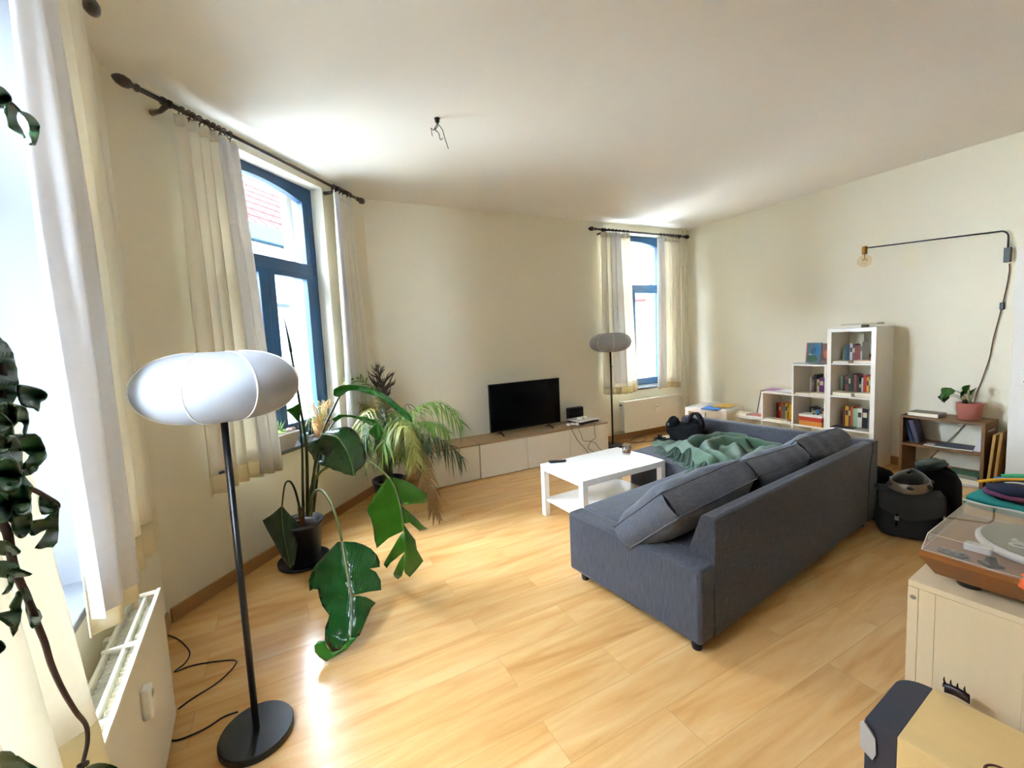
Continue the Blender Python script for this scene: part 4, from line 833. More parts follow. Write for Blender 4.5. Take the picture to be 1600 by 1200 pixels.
# ---------------------------------------------------------------- folded textiles on the floor
pl = PZ(1580, 778, 0); 
t = thing('folded_towel', 'teal folded towel with white edge lying on the floor at the right edge', 'towel', (4.11, 3.10, 0), math.radians(-66))
TEAL = mat('teal_towelling', '#1f8a86', .95, var=.2, vscale=50, bump=.7, bscale=200)
def cloth_slab(w, d, z0, z1, seed, amp=.012): return MB().ell((0, 0, (z0+z1)/2), (w/2, d/2, (z1-z0)/2), 30, 12, lambda p: Vector((math.copysign(abs(p.x)**.35, p.x), math.copysign(abs(p.y)**.35, p.y), math.copysign(abs(p.z)**.7, p.z)+.25*noise.noise(Vector((p.x*2, p.y*2, seed))))))
cloth_slab(.62, .42, .0, .05, 1).build('lower_fold', TEAL, t, smooth=True); cloth_slab(.60, .40, .045, .085, 2).build('upper_fold', TEAL, t, smooth=True)
MB().tube(smoothpath([(-.30, -.205, .055), (-.15, -.212, .05), (.0, -.208, .058), (.15, -.212, .05), (.30, -.205, .056)], 4), .008, 6).build('white_edge', mat('white_hem_band', '#cfe0dd', .9), t, smooth=True)
t = thing('woollen_hat', 'navy and purple knitted hat lying on the teal towel', 'hat', (4.10, 3.13, .095), math.radians(-60))
MB().ell((0, 0, .055), (.19, .14, .055), 24, 14, lambda p: p*(1+.1*noise.noise(p*2))).build('crown', mat('navy_wool', '#0f1330', .95, var=.2, vscale=60, bump=.5, bscale=200), t, smooth=True)
MB().tube([(.185*math.cos(a), .135*math.sin(a), .03) for a in [2*math.pi*k/24 for k in range(25)]], .022, 8).build('brim', mat('plum_wool', '#6a3452', .95, var=.2, vscale=60, bump=.5, bscale=200), t, smooth=True)
t = thing('blue_scarf', 'bright blue, green and yellow scarf coiled on the knitted hat', 'scarf', (4.13, 3.14, .205), math.radians(-60))
for k, (c, p) in enumerate((('#2e7fae', [(-.16, .03, -.005), (-.05, .07, .02), (.1, .05, .02), (.2, .0, .01)]), ('#3da06a', [(-.13, .06, .02), (-.02, .08, .045), (.12, .06, .04), (.24, .02, .02)]), ('#e0a62e', [(-.24, -.02, -.03), (-.1, .0, .02), (.06, .02, .045), (.22, -.02, .03)]))):
    MB().tube(smoothpath(p, 6), .022 if k < 2 else .012, 8).build('fold', mat('scarf_'+c[1:], c, .9, var=.15, vscale=50), t, smooth=True)
# ---------------------------------------------------------------- birch cabinet and record player
CO = Vector((1.173, 1.137, 0)); CA = math.atan2(UA.y, UA.x)
t = thing('birch_cabinet', 'pale birch cabinet carrying the record player in the right foreground', 'cabinet', CO, CA)
B(0, .022, .0, .46, 0, .782).build('side_panel', BIRCH, t, bevel=.001); B(.80-.022, .80, 0, .46, 0, .782).build('side_panel', BIRCH, t, bevel=.001)
B(0, .80, -.0, .46, .783, .80).build('top_panel', BIRCH, t, bevel=.0015)
for k, (a, b_) in enumerate(((.0225, .055), (.0555, .21), (.2105, .41), (.4105, .60), (.6005, .777))): B(a, b_, .001+.0007*(k % 2), .016, .01, .782).build('front_board', BIRCH, t, bevel=.0004)
MB().lathe([(0, 0), (.0065, 0), (.0065, .002), (.003, .002), (.003, .001), (0, .001)], 14).xf(Matrix.Translation((.011, -.000, .752)) @ Matrix.Rotation(math.pi/2, 4, 'X')).build('screw_cap', mat('steel_screw', '#b5b2ab', .3, .9), t)
B(.02, .78, .445, .46, .01, .782).build('back_panel', BIRCH, t)
t = thing('record_player', 'walnut record player with clear dust cover on the birch cabinet', 'record player', CO+Vector((0, 0, .80)), CA)
z0, z1 = .022, .098
A = [(.042, .045), (.485, .045), (.485, .385), (.042, .385)]; Bt = [(.018, .0), (.51, .0), (.51, .42), (.018, .42)]
m = MB().add([(x, y, z0) for x, y in A]+[(x, y, z1-.018) for x, y in Bt]+[(x, y, z1) for x, y in Bt], [(3, 2, 1, 0), (8, 9, 10, 11)]+[(i, (i+1) % 4, 4+(i+1) % 4, 4+i) for i in range(4)]+[(4+i, 4+(i+1) % 4, 8+(i+1) % 4, 8+i) for i in range(4)])
m.build('plinth', WALNUT, t, bevel=.002)
for x, y in ((.10, .09), (.43, .09), (.10, .34), (.43, .34)): MB().lathe([(0, 0), (.024, 0), (.028, .01), (.02, .023), (0, .023)], 20, (x, y, 0)).build('foot', BLACKP, t, smooth=True)
pc = (.235, .225); METW = mat('white_platter_rim', '#dcdde2', .25, .2)
MB().lathe([(0, z1+.004), (.148, z1+.004), (.152, z1+.01), (.152, z1+.02), (.146, z1+.023), (0, z1+.023)], 56, (*pc, 0)).build('platter', METW, t, smooth=True)
mt_ = MB().lathe([(0, z1+.0235), (.142, z1+.0235), (.142, z1+.026), (0, z1+.026)], 48, (*pc, 0)).build('slipmat', mat('grey_felt', '#75766a', .95, var=.1, vscale=100), t)
MB().lathe([(0, z1+.026), (.004, z1+.026), (.004, z1+.04), (0, z1+.042)], 12, (*pc, 0)).build('spindle', METW, t, smooth=True)
def text(name, body, size, m, parent, loc, rot, ext=.0004):
    c = bpy.data.curves.new(name, 'FONT'); c.body = body; c.size = size; c.extrude = ext; c.align_x = 'CENTER'; c.offset = size*.02
    o = bpy.data.objects.new(name, c); COL.objects.link(o); c.materials.append(m)
    dg = bpy.context.evaluated_depsgraph_get(); me = bpy.data.meshes.new_from_object(o.evaluated_get(dg)); bpy.data.objects.remove(o); o = bpy.data.objects.new(name, me); COL.objects.link(o)
    o.parent = parent; o.location = loc; o.rotation_euler = rot; return o
text('slipmat_lettering', 'or', .07, mat('pale_lettering', '#b9bab4', .9), mt_, (.186, .170, z1+.0263), (0, 0, math.pi/2))
MB().tube(smoothpath([(.12, .19, z1+.045), (.14, .12, z1+.043), (.20, .075, z1+.042), (.34, .045, z1+.043), (.45, .06, z1+.045)], 4), .0045, 8).build('tonearm', METW, t, smooth=True) if False else None
MB().box(.085, .135, .085, .112, z1+.001, z1+.022).build('arm_rest', METW, t, bevel=.004)
MB().prism([(.05, .02), (.10, .012), (.108, .03), (.10, .045), (.056, .05), (.046, .038)], z1, z1+.006).build('control_plate', mat('dark_plate', '#3a3a36', .35), t, bevel=.002)
for x in (.062, .078, .094): MB().lathe([(.006, z1+.006), (.005, z1+.012), (0, z1+.0125)], 12, (x, .03, 0)).build('button', mat('grey_knob', '#77756c', .3, .5), t, smooth=True)
MB().lathe([(.0, z1), (.024, z1), (.022, z1+.006), (.012, z1+.009), (.008, z1+.024), (.0, z1+.025)], 4, (.145, .03, 0)).build('speed_knob', BLACKP, t)
LID = glass('clear_dust_cover', (.985, .975, .955, 1), .22)
lx0, lx1, ly0, ly1, lz0, lz1 = .024, .505, .004, .405, z1+.001, z1+.040
m = MB().add([(lx0, ly0, lz0), (lx1, ly0, lz0), (lx1, ly1, lz0), (lx0, ly1, lz0), (lx0+.004, ly0+.03, lz1), (lx1-.004, ly0+.03, lz1), (lx1-.004, ly1, lz1), (lx0+.004, ly1, lz1)], [(4, 5, 6, 7), (0, 1, 5, 4), (1, 2, 6, 5), (2, 3, 7, 6), (3, 0, 4, 7)])
dc = m.build('dust_cover', LID, t, solid=.003)
EDGE = mat('acrylic_edge', '#d9cdb8', .15)
ed = MB(); P8 = [Vector(p) for p in m.v]
for a, b_ in ((0, 1), (1, 2), (2, 3), (3, 0), (4, 5), (5, 6), (6, 7), (7, 4), (0, 4), (1, 5), (2, 6), (3, 7)): ed.tube([P8[a], P8[b_]], .0009, 5)
ed.build('cover_edge', EDGE, dc, smooth=True)
t = thing('orange_cloth', 'bright orange crumpled cloth tag at the front right of the record player', 'cloth', CO+Vector((UA.x*.232-NA.x*.028, UA.y*.232-NA.y*.028, .872)), CA)
MB().ell((0, 0, .028), (.032, .018, .03), 16, 12, lambda p: p*(1+.45*noise.noise(p*2.6))).build('cloth', mat('orange_fabric', '#ef6b3c', .8), t, smooth=True)
# ---------------------------------------------------------------- plywood box with dark rounded end
t = thing('plywood_box', 'tall plywood box with dark wrapped rounded end in the bottom right corner', 'box', CO, CA)
ZT = .55
def outline(x0, x1, y0, y1, r):
    return [(x0, y0), (x1, y0), (x1, y1)]+[(x0+r-r*math.sin(a), y1-r+r*math.cos(a)) for a in [math.pi/2*k/8 for k in range(9)]]
B(.072, .50, -.318, -.065, .0, ZT).build('wooden_body', PLY, t, bevel=.001)
WRAP = mat('dark_grey_wrap', '#2c2e38', .55, var=.05)
MB().prism(outline(.012, .0715, -.318, -.065, .055), 0, ZT).build('dark_end', WRAP, t, bevel=.001)
MB().prism([(.004, .535), (.012, .545), (.034, .515), (.036, .475), (.03, .455), (.006, .47)], -.325, -.3185, 'y').build('latch_plate', mat('grey_latch', '#a7a39e', .4), t)
lg = MB().tube([(.30+.028*math.cos(a), -.255+.028*math.sin(a), ZT+.0015) for a in [2*math.pi*k/28 for k in range(29)]], .0022, 6); lg = lg.xf(Matrix.Translation((-.075, 0, 0))); lg.build('round_emblem', mat('burnt_mark', '#5a2f1c', .7), t, smooth=True)
MB().tube([(.225+.012*math.cos(a), -.255+.012*math.sin(a), ZT+.0015) for a in [.6+4.6*k/14 for k in range(15)]], .0018, 5).build('emblem_mark', MATS['burnt_mark'], t, smooth=True)
t = thing('hair_clip', 'small dark claw hair clip on the back edge of the plywood box', 'hair clip', CO+Vector((UA.x*.115-NA.x*.075, UA.y*.115-NA.y*.075, ZT+.001)), CA)
DK = mat('dark_tortoise', '#24151a', .3, var=.4, vscale=60)
MB().grid(8, 6, lambda u, v: ((u-.5)*.045, .012*math.cos(v*2.2), .004+.030*math.sin(v*2.2)+.004*math.sin(u*3.1))).build('claw_body', DK, t, smooth=True, solid=.004)
for x in (-.018, -.006, .006, .018): MB().tube([(x, .004, .026), (x-.004, .0, .044), (x-.002, -.006, .056)], [.0025, .002, .0008], 5).build('tooth', DK, t, smooth=True)
# power strip under the far radiator
t = thing('power_strip', 'white power strip on the floor beneath the far radiator', 'power strip', PZ(1038, 686, 0), WC.ang)
B(-.13, .13, -.028, .028, .002, .04).build('housing', mat('strip_plastic', '#dedbd0', .4), t, bevel=.006); B(-.11, -.06, -.02, .02, .04, .075).build('plug', BLACKP, t, bevel=.004)
cord('power_cable', 'tangled grey cable on the floor from the power strip toward the far floor lamp', [PZ(u, v, .006) for u, v in ((1026, 688), (1012, 690), (998, 691), (985, 689), (992, 684), (1002, 682), (1010, 685), (1003, 690), (990, 692), (976, 690), (972, 695), (962, 698))], .004, mat('grey_cable', '#55534f', .6))
# ---------------------------------------------------------------- plants
from mathutils.geometry import delaunay_2d_cdt
def resample(P, step):
    out = []
    for i in range(len(P)):
        a, b_ = Vector(P[i]), Vector(P[(i+1) % len(P)]); n = max(1, int((b_-a).length/step))
        out += [a+(b_-a)*k/n for k in range(n)]
    return out
def inside(p, poly):
    c = False; n = len(poly)
    for i in range(n):
        a, b_ = poly[i], poly[(i+1) % n]
        if (a[1] > p[1]) != (b_[1] > p[1]) and p[0] < (b_[0]-a[0])*(p[1]-a[1])/(b_[1]-a[1])+a[0]: c = not c
    return c
def spl2(P, n=3, closed=True):
    P = [Vector(p) for p in P]; m = len(P); out = []
    for i in range(m if closed else m-1):
        a, b_, c, d = P[(i-1) % m], P[i], P[(i+1) % m], P[(i+2) % m]
        for k in range(n):
            t = k/n; out.append(.5*((2*b_)+(c-a)*t+(2*a-5*b_+4*c-d)*t*t+(3*b_-a-3*c+d)*t**3))
    return out
def leafshape(name, lobes, mid, y0, y1, fold, m, parent, step=6, wave=.01, origin=(0, 0, 0), sc=(1, 0, 0), curl=0., rib=None, th=.0012, rot=0., bend=0.):
    """lobes: outlines of the blade's pieces; each blade hangs at its own depth y0 (base) to y1 (tip) and folds about the midrib"""
    k, ox, oy = sc; T = lambda p: Vector((ox+p[0]/k, oy+p[1]/k)) if k != 1 else Vector((p[0], p[1]))
    mid = [T(p) for p in mid]; L_ = [0]
    for a, b_ in zip(mid, mid[1:]): L_.append(L_[-1]+(b_-a).length)
    def near(p):
        best = (1e9, 0, 0)
        for i, (a, b_) in enumerate(zip(mid, mid[1:])):
            ab = b_-a; t = max(0, min(1, (p-a).dot(ab)/max(ab.length_squared, 1e-9))); q = a+ab*t; d = (p-q).length
            if d < best[0]: best = (d, (L_[i]+t*ab.length)/L_[-1], 1 if ab.x*(p-q).y-ab.y*(p-q).x > 0 else -1)
        return best
    mb = MB(); O = Vector(origin)
    def world(p):
        d, t, sgn = near(p); y = y0+(y1-y0)*t+bend*math.sin(math.pi*t)+fold*d/100*(1+.4*sgn*rot)+wave*math.sin(t*23+sgn)*min(1, d/18)+curl*(d/60)**2
        return PY(p.x, p.y, y)-O
    for lb in lobes:
        poly = resample([T(p) for p in lb], step); xs = [p.x for p in poly]; ys = [p.y for p in poly]; pts = list(poly); x = min(xs)+step/2
        while x < max(xs):
            yy = min(ys)+step/2
            while yy < max(ys):
                q = Vector((x+.3*step*math.sin(yy), yy))
                if inside(q, poly) and min((q-p).length for p in poly) > step*.45: pts.append(q)
                yy += step
            x += step
        n = len(poly); r = delaunay_2d_cdt(pts, [], [list(range(n))], 1, 1e-4)
        mb.add([world(Vector((p[0], p[1]))) for p in r[0]], [tuple(f) for f in r[2]])
    o = mb.build(name, m, parent, smooth=True, solid=th)
    if rib is not None:
        rp = []
        for a in mid: rp.append(world(a)-Vector((0, .004, 0)))
        MB().tube(smoothpath(rp, 3), [rib*(1-.7*i/(3*(len(rp)-1))) for i in range(3*(len(rp)-1)+1)], 6).build('midrib', STEML, o, smooth=True)
    return o
def stalk(name, pts, r, m, parent, origin, n=5):
    O = Vector(origin); P = smoothpath([PY(u, v, y)-O for u, v, y in pts], n); k = len(P); rs = [r[0]+(r[1]-r[0])*i/(k-1) for i in range(k)]
    return MB().tube(P, rs, 8).build(name, m, parent, smooth=True)
DARKLEAF = leaf_mat('dark_glossy_leaf', '#123c15', '#215122', .15, .12, 30); BRIGHTLEAF = leaf_mat('bright_green_leaf', '#2c6a12', '#4c881e', .3, .35, 30); MIDLEAF = leaf_mat('mid_green_leaf', '#22601a', '#3a8024', .25, .3, 30)
UNDER = leaf_mat('deep_green_leaf', '#12301a', '#1b3f1e', .4, .1, 30)
# -- bird of paradise
PO = Vector((-1.40, 2.93, 0))
t = thing('bird_of_paradise_plant', 'large bird of paradise plant with drooping torn leaves in a black pot', 'potted plant', PO)
MB().lathe([(0, .0), (.135, 0), (.175, .012), (.18, .03), (.172, .03), (.165, .014), (0, .012)], 36).build('saucer', POTB, t, smooth=True)
MB().lathe([(0, .014), (.105, .014), (.112, .02), (.140, .285), (.150, .29), (.152, .31), (.142, .312), (.135, .285), (0, .27)], 40).build('pot', POTB, t, smooth=True)
MB().lathe([(0, .286), (.13, .272), (.08, .288), (0, .295)], 20).build('soil', SOIL, t, smooth=True)
Y0 = 2.92
stalk('leaf_stalk', [(474, 806, Y0), (473, 760, Y0), (472, 700, Y0), (467, 652, Y0-.02)], (.011, .006), STEM, t, PO)
stalk('leaf_stalk', [(480, 806, Y0), (480, 740, Y0), (478, 690, Y0), (470, 640, Y0), (459, 575, Y0-.03), (452, 535, Y0-.04)], (.013, .007), STEM, t, PO)
stalk('rolled_leaf', [(455, 550, Y0-.035), (449, 520, Y0-.04), (443.5, 495, Y0-.04)], (.012, .002), STEM, t, PO)
stalk('leaf_stalk', [(486, 806, Y0-.03), (489, 765, Y0-.05), (493, 720, Y0-.10), (504, 682, Y0-.14)], (.013, .008), STEM, t, PO)
stalk('leaf_stalk', [(484, 806, Y0+.02), (489, 750, Y0+.02), (503, 680, Y0), (520, 640, Y0), (533, 615, Y0)], (.013, .006), STEM, t, PO)
stalk('leaf_stalk', [(490, 800, Y0+.04), (500, 715, Y0+.05), (512, 675, Y0+.05), (526, 655, Y0+.05)], (.010, .005), STEM, t, PO)
stalk('leaf_stalk', [(484, 806, Y0), (485.5, 766, Y0), (497, 742, Y0-.02), (512, 730, Y0-.05), (545, 717, Y0-.12), (573, 719, Y0-.2), (598, 737, Y0-.28), (610, 750, Y0-.33)], (.013, .006), STEML, t, PO)
stalk('leaf_stalk', [(470, 806, Y0-.04), (466, 784, Y0-.05), (460, 763, Y0-.06), (452.5, 752, Y0-.08), (445, 758, Y0-.12), (440.5, 792, Y0-.16)], (.009, .005), STEM, t, PO)
stalk('leaf_stalk', [(483, 806, Y0-.06), (485.5, 790, Y0-.1), (488, 776, Y0-.15), (494, 766.5, Y0-.25), (504, 767.5, Y0-.36), (516, 784, Y0-.46), (526, 810, Y0-.58), (534, 845, Y0-.67)], (.012, .007), STEML, t, PO)
S5 = (4.444, 400, 550); S6 = (3.334, 400, 700)
leafshape('leaf', [spl2([(460, 568), (500, 548), (560, 530), (640, 520), (700, 560), (740, 640), (765, 730), (745, 790), (700, 830), (680, 860), (640, 852), (620, 850), (580, 830), (540, 820), (500, 800), (430, 780), (400, 750), (390, 720), (365, 690), (345, 650), (380, 628), (430, 610)], 3)],
          [(462, 568), (560, 588), (612, 650), (648, 720), (672, 800), (680, 856)], Y0-.14, Y0-.42, .55, DARKLEAF, t, 6, .014, PO, S5, rib=.006)
leafshape('leaf', [spl2([(540, 300), (538, 275), (545, 255), (600, 232), (660, 228), (760, 240), (850, 270), (930, 318), (1000, 378), (1060, 428), (1088, 485), (1060, 475), (990, 425), (930, 372), (860, 312), (800, 296), (700, 268), (640, 272), (600, 300), (565, 312)], 3)],
          [(560, 290), (640, 250), (760, 258), (860, 292), (960, 365), (1086, 484)], Y0, Y0-.1, -1.2, MIDLEAF, t, 5, .004, PO, S5, rib=.004)
leafshape('leaf', [[(528, 462), (555, 450), (575, 434), (660, 438), (760, 452), (850, 480), (850, 492), (800, 512), (720, 470), (660, 452), (600, 452), (560, 480), (540, 482)], [(778, 550), (812, 518), (850, 488), (880, 530), (880, 570), (858, 622), (830, 600), (790, 572)]],
          [(560, 460), (660, 446), (760, 470), (840, 510), (860, 590)], Y0+.05, Y0, -1.0, BRIGHTLEAF, t, 5, .004, PO, S5, rib=.003)
leafshape('leaf', [[(205, 402), (250, 385), (300, 355), (308, 400), (305, 488), (285, 480), (250, 440)]], [(300, 358), (290, 420), (303, 486)], Y0-.02, Y0-.05, -.6, MIDLEAF, t, 6, .004, PO, S5)
leafshape('leaf', [[(135, 300), (85, 345), (34, 378), (60, 430), (105, 510), (140, 580), (182, 632), (200, 600), (215, 520), (225, 440), (224, 398), (205, 375), (170, 340)]], [(135, 300), (140, 400), (160, 520), (183, 632)], Y0-.16, Y0-.24, .5, UNDER, t, 6, .004, PO, S6, rib=.003)
# leaf torn into lobes, right
leafshape('leaf', [[(688, 150), (640, 215), (588, 296), (580, 330), (600, 370), (612, 420), (618, 480), (630, 522), (690, 470), (765, 434), (768, 400), (755, 300), (735, 230), (712, 175)],
                   [(712, 152), (790, 172), (850, 210), (882, 236), (897, 284), (850, 290), (765, 298), (748, 250), (735, 210), (705, 160)],
                   [(756, 300), (800, 335), (830, 362), (865, 400), (895, 421), (850, 430), (800, 388), (772, 395), (764, 350)],
                   [(764, 436), (735, 480), (672, 590), (665, 608), (680, 626), (700, 598), (772, 542), (780, 520), (776, 470)],
                   [(768, 395), (800, 440), (830, 480), (838, 528), (872, 588), (840, 630), (800, 673), (775, 650), (775, 620), (778, 560), (776, 500), (770, 440)],
                   [(772, 548), (745, 590), (715, 655), (722, 672), (740, 684), (760, 668), (772, 620)]],
          [(696, 150), (730, 220), (755, 310), (768, 400), (776, 480), (776, 560), (772, 640)], 2.60, 2.44, .5, BRIGHTLEAF, t, 6, .012, PO, S6, rib=.006)
# nearest leaf touching the floor
leafshape('leaf', [[(446, 487), (425, 489), (390, 525), (345, 572), (300, 620), (275, 692), (280, 745), (296, 735), (322, 736), (330, 780), (345, 822), (382, 872), (372, 905), (360, 935), (358, 1005), (395, 1065), (440, 1050), (495, 990), (500, 900), (500, 800), (486, 700), (470, 600), (458, 530)],
                   [(452, 487), (515, 489), (560, 503), (600, 525), (632, 560), (645, 590), (645, 620), (592, 628), (625, 645), (650, 690), (653, 740), (580, 750), (505, 768), (490, 700), (474, 600), (460, 530)],
                   [(505, 770), (540, 770), (572, 776), (600, 790), (624, 808), (600, 835), (585, 870), (560, 930), (538, 978), (490, 1000), (500, 900)],
                   ],
          [(450, 487), (462, 560), (474, 640), (488, 720), (500, 800), (500, 900), (492, 985), (470, 1020)], 2.22, 1.955, .16, DARKLEAF, t, 7, .012, PO, S6, rib=.008)
leafshape('leaf_tip', [[(492, 990), (530, 985), (470, 1050), (365, 1112), (330, 1090), (306, 1062), (303, 1030), (325, 1006), (359, 1003), (372, 1040), (400, 1066), (445, 1048)]], [(492, 985), (440, 1050), (340, 1100)], 1.955, 1.93, .0, MIDLEAF, t, 5, .003, PO, S6)
MB().tube([(0.02, -.03, .28), (.02, -.03, .42)], .02, 12).build('cork_stake', mat('cork_stake', '#7a4528', .8, var=.4, vscale=30), t, smooth=True)
MB().tube([(-.02+.05*math.cos(a), -.02+.04*math.sin(a), .335) for a in [2*math.pi*k/16 for k in range(17)]], .0025, 5).build('raffia_tie', mat('raffia', '#c8b184', .8), t, smooth=True)
# -- palm
PP = Vector((-1.0, 3.93, 0))
t = thing('palm_plant', 'arching feathery palm with browning fronds in a black pot beside the tv bench', 'potted plant', PP)
MB().lathe([(0, .0), (.11, 0), (.145, .235), (.155, .24), (.156, .262), (.145, .264), (.138, .238), (0, .23)], 36).build('pot', POTB, t, smooth=True)
MB().lathe([(0, .24), (.13, .232), (0, .248)], 20).build('soil', SOIL, t, smooth=True)
PALM = leaf_mat('palm_frond_green', '#4d7526', '#86a548', .4, .35); PALMY = leaf_mat('palm_frond_yellow', '#7a8438', '#a8a05a', .5, .3); PALMD = leaf_mat('palm_frond_dark', '#22361a', '#36491f', .45, .2); DRY = leaf_mat('dry_frond_brown', '#8a6a40', '#a98a5c', .7, .2); DRYD = leaf_mat('dry_frond_dark', '#2a2219', '#3d3222', .7, .1)
TRUNK = mat('palm_trunk_fibre', '#5e3a22', .9, var=.4, vscale=30, bump=.6)
for k in range(7):
    a = k*.9; MB().tube(smoothpath([(.035*math.cos(a), .035*math.sin(a), .23), (.03*math.cos(a+.2), .03*math.sin(a+.2), .38), (.04*math.cos(a+.4), .04*math.sin(a+.4), .55)], 3), [.016]*4+[.012]*3, 7).build('stem', TRUNK if k % 2 else STEM, t, smooth=True)
def frond(pts, ll, m, nl=34, droop=.5, seed=0, w=.013, start=.3, name='frond', curlf=0., par=None, O=PP):
    r = random.Random(seed); P = smoothpath([Vector(p) for p in pts], 8); k = len(P)
    mb = MB().tube(P, [.004*(1-.8*i/(k-1)) for i in range(k)], 5)
    for i in range(nl):
        s = start+(1-start)*i/(nl-1)*.99; x = s*(k-1); j = min(int(x), k-2); p = P[j].lerp(P[j+1], x-j); T_ = (P[j+1]-P[j]).normalized()
        L_ = ll*(.45+.55*math.sin(math.pi*min(1, (s-start)/(1-start)*.86+.14)))*r.uniform(.8, 1.15)
        sd = T_.cross(Vector((0, 0, 1))); sd = sd.normalized() if sd.length > .05 else Vector((1, 0, 0)); up = sd.cross(T_).normalized()
        for q in (-1, 1):
            d = (sd*q*r.uniform(.55, .9)+T_*(.6+r.uniform(-.2, .2))+up*r.uniform(-.2, .35)).normalized(); wv = d.cross(up).normalized()*w*r.uniform(.7, 1.1); pr = []
            for c in range(5):
                f = c/4; pt = p+d*L_*f+Vector((0, 0, -1))*L_*droop*f*f
                if curlf: pt += Vector((math.sin(f*4+i)*curlf, math.cos(f*5+i)*curlf, math.sin(f*6+i)*curlf*.7))*f
                pr.append((pt, wv*(1-f)**.6*(.5+f if f < .5 else 1)))
            vs = []; 
            for pt, wd2 in pr: vs += [pt-wd2, pt+wd2]
            mb.add(vs, [(2*c, 2*c+1, 2*c+3, 2*c+2) for c in range(4)])
    return mb.build(name, m, par if par is not None else t, smooth=True)
def fr_px(pix, *a, **kw): return frond([PY(u, v, y)-PP for u, v, y in pix], *a, **kw)
Yp = 3.93
base = (606, 742, Yp)
fr_px([base, (612, 680, Yp-.02), (640, 645, Yp-.1), (675, 628, Yp-.15), (705, 640, Yp-.18), (722, 662, Yp-.2)], .24, PALM, 32, .75, 1, start=.35)
fr_px([base, (615, 690, Yp-.05), (650, 662, Yp-.15), (680, 662, Yp-.22), (700, 675, Yp-.26)], .18, PALM, 28, .7, 2, start=.35)
fr_px([base, (620, 700, Yp-.1), (655, 680, Yp-.25), (695, 690, Yp-.35), (722, 715, Yp-.4)], .22, PALMD, 30, .9, 3, start=.35)
fr_px([base, (606, 690, Yp-.1), (620, 660, Yp-.25), (630, 675, Yp-.35), (632, 705, Yp-.4)], .2, PALMY, 30, .7, 4)
fr_px([base, (600, 690, Yp-.05), (590, 665, Yp-.2), (575, 670, Yp-.3), (565, 695, Yp-.35)], .2, PALM, 28, .8, 5)
fr_px([base, (604, 680, Yp), (600, 640, Yp), (585, 610, Yp), (560, 590, Yp), (548, 588, Yp)], .2, PALM, 32, .4, 6)
fr_px([base, (604, 690, Yp+.05), (590, 650, Yp+.05), (575, 635, Yp+.05), (560, 630, Yp)], .18, PALMY, 26, .5, 7)
fr_px([base, (612, 700, Yp-.1), (640, 690, Yp-.3), (655, 715, Yp-.4), (668, 760, Yp-.45), (680, 805, Yp-.5)], .12, DRY, 34, .9, 8, start=.3)
fr_px([base, (612, 690, Yp-.1), (645, 680, Yp-.25), (665, 720, Yp-.35), (676, 770, Yp-.42), (688, 812, Yp-.46)], .10, DRY, 34, 1.0, 9, start=.3)
fr_px([base, (610, 690, Yp-.1), (610, 670, Yp-.25), (600, 690, Yp-.4), (595, 720, Yp-.42)], .18, PALM, 28, .8, 10)
fr_px([base, (612, 690, Yp-.05), (635, 672, Yp-.2), (655, 690, Yp-.3), (664, 720, Yp-.32)], .2, PALMD, 30, 1.0, 11)
fr_px([base, (600, 700, Yp-.05), (578, 690, Yp-.15), (560, 705, Yp-.2), (548, 720, Yp-.22)], .15, PALMY, 24, .8, 12)
fr_px([base, (608, 690, Yp-.15), (618, 668, Yp-.3), (640, 672, Yp-.42), (648, 700, Yp-.45), (650, 730, Yp-.45)], .18, PALMY, 28, .9, 13)
fr_px([base, (606, 680, Yp+.08), (602, 640, Yp+.08), (600, 612, Yp+.06)], .12, DRY, 16, .3, 14, start=.4)
fr_px([(603, 640, Yp+.08), (600, 618, Yp+.05), (597, 598, Yp+.02), (590, 580, Yp)], .17, DRYD, 24, -.25, 15, start=.25, curlf=.035)
rng = random.Random(77)
for k in range(26):
    uu = rng.uniform(560, 668); vv = rng.uniform(655, 705); dy = rng.uniform(-.42, .02); bu = rng.uniform(598, 612)
    fr_px([base, (bu, 690, Yp+dy*.2), ((uu+604)/2, vv-rng.uniform(15, 35), Yp+dy*.6), (uu, vv, Yp+dy), (uu+(uu-604)*.25, vv+rng.uniform(18, 40), Yp+dy*1.05)], rng.uniform(.13, .19), (PALM, PALMY, PALMD, PALM, PALMD)[k % 5], 18, rng.uniform(.3, .9), 40+k, start=.3, w=rng.uniform(.006, .009))
for k in range(8):
    u = 560+k*22; P = [PY(600+8*k, 700, Yp-.2)-PP, PY(u, 685+random.uniform(-10, 30), Yp-.35)-PP, PY(u+random.uniform(-20, 20), 700+random.uniform(0, 50), Yp-.4)-PP]
    MB().tube(smoothpath(P, 5), [.003]*10+[.001], 5).build('dry_tendril', DRY, t, smooth=True)
fr_px([(655, 800, Yp-.6), (640, 805, Yp-.62), (630, 800, Yp-.6)], .05, DRY, 6, .2, 33, name='fallen_leaflet')
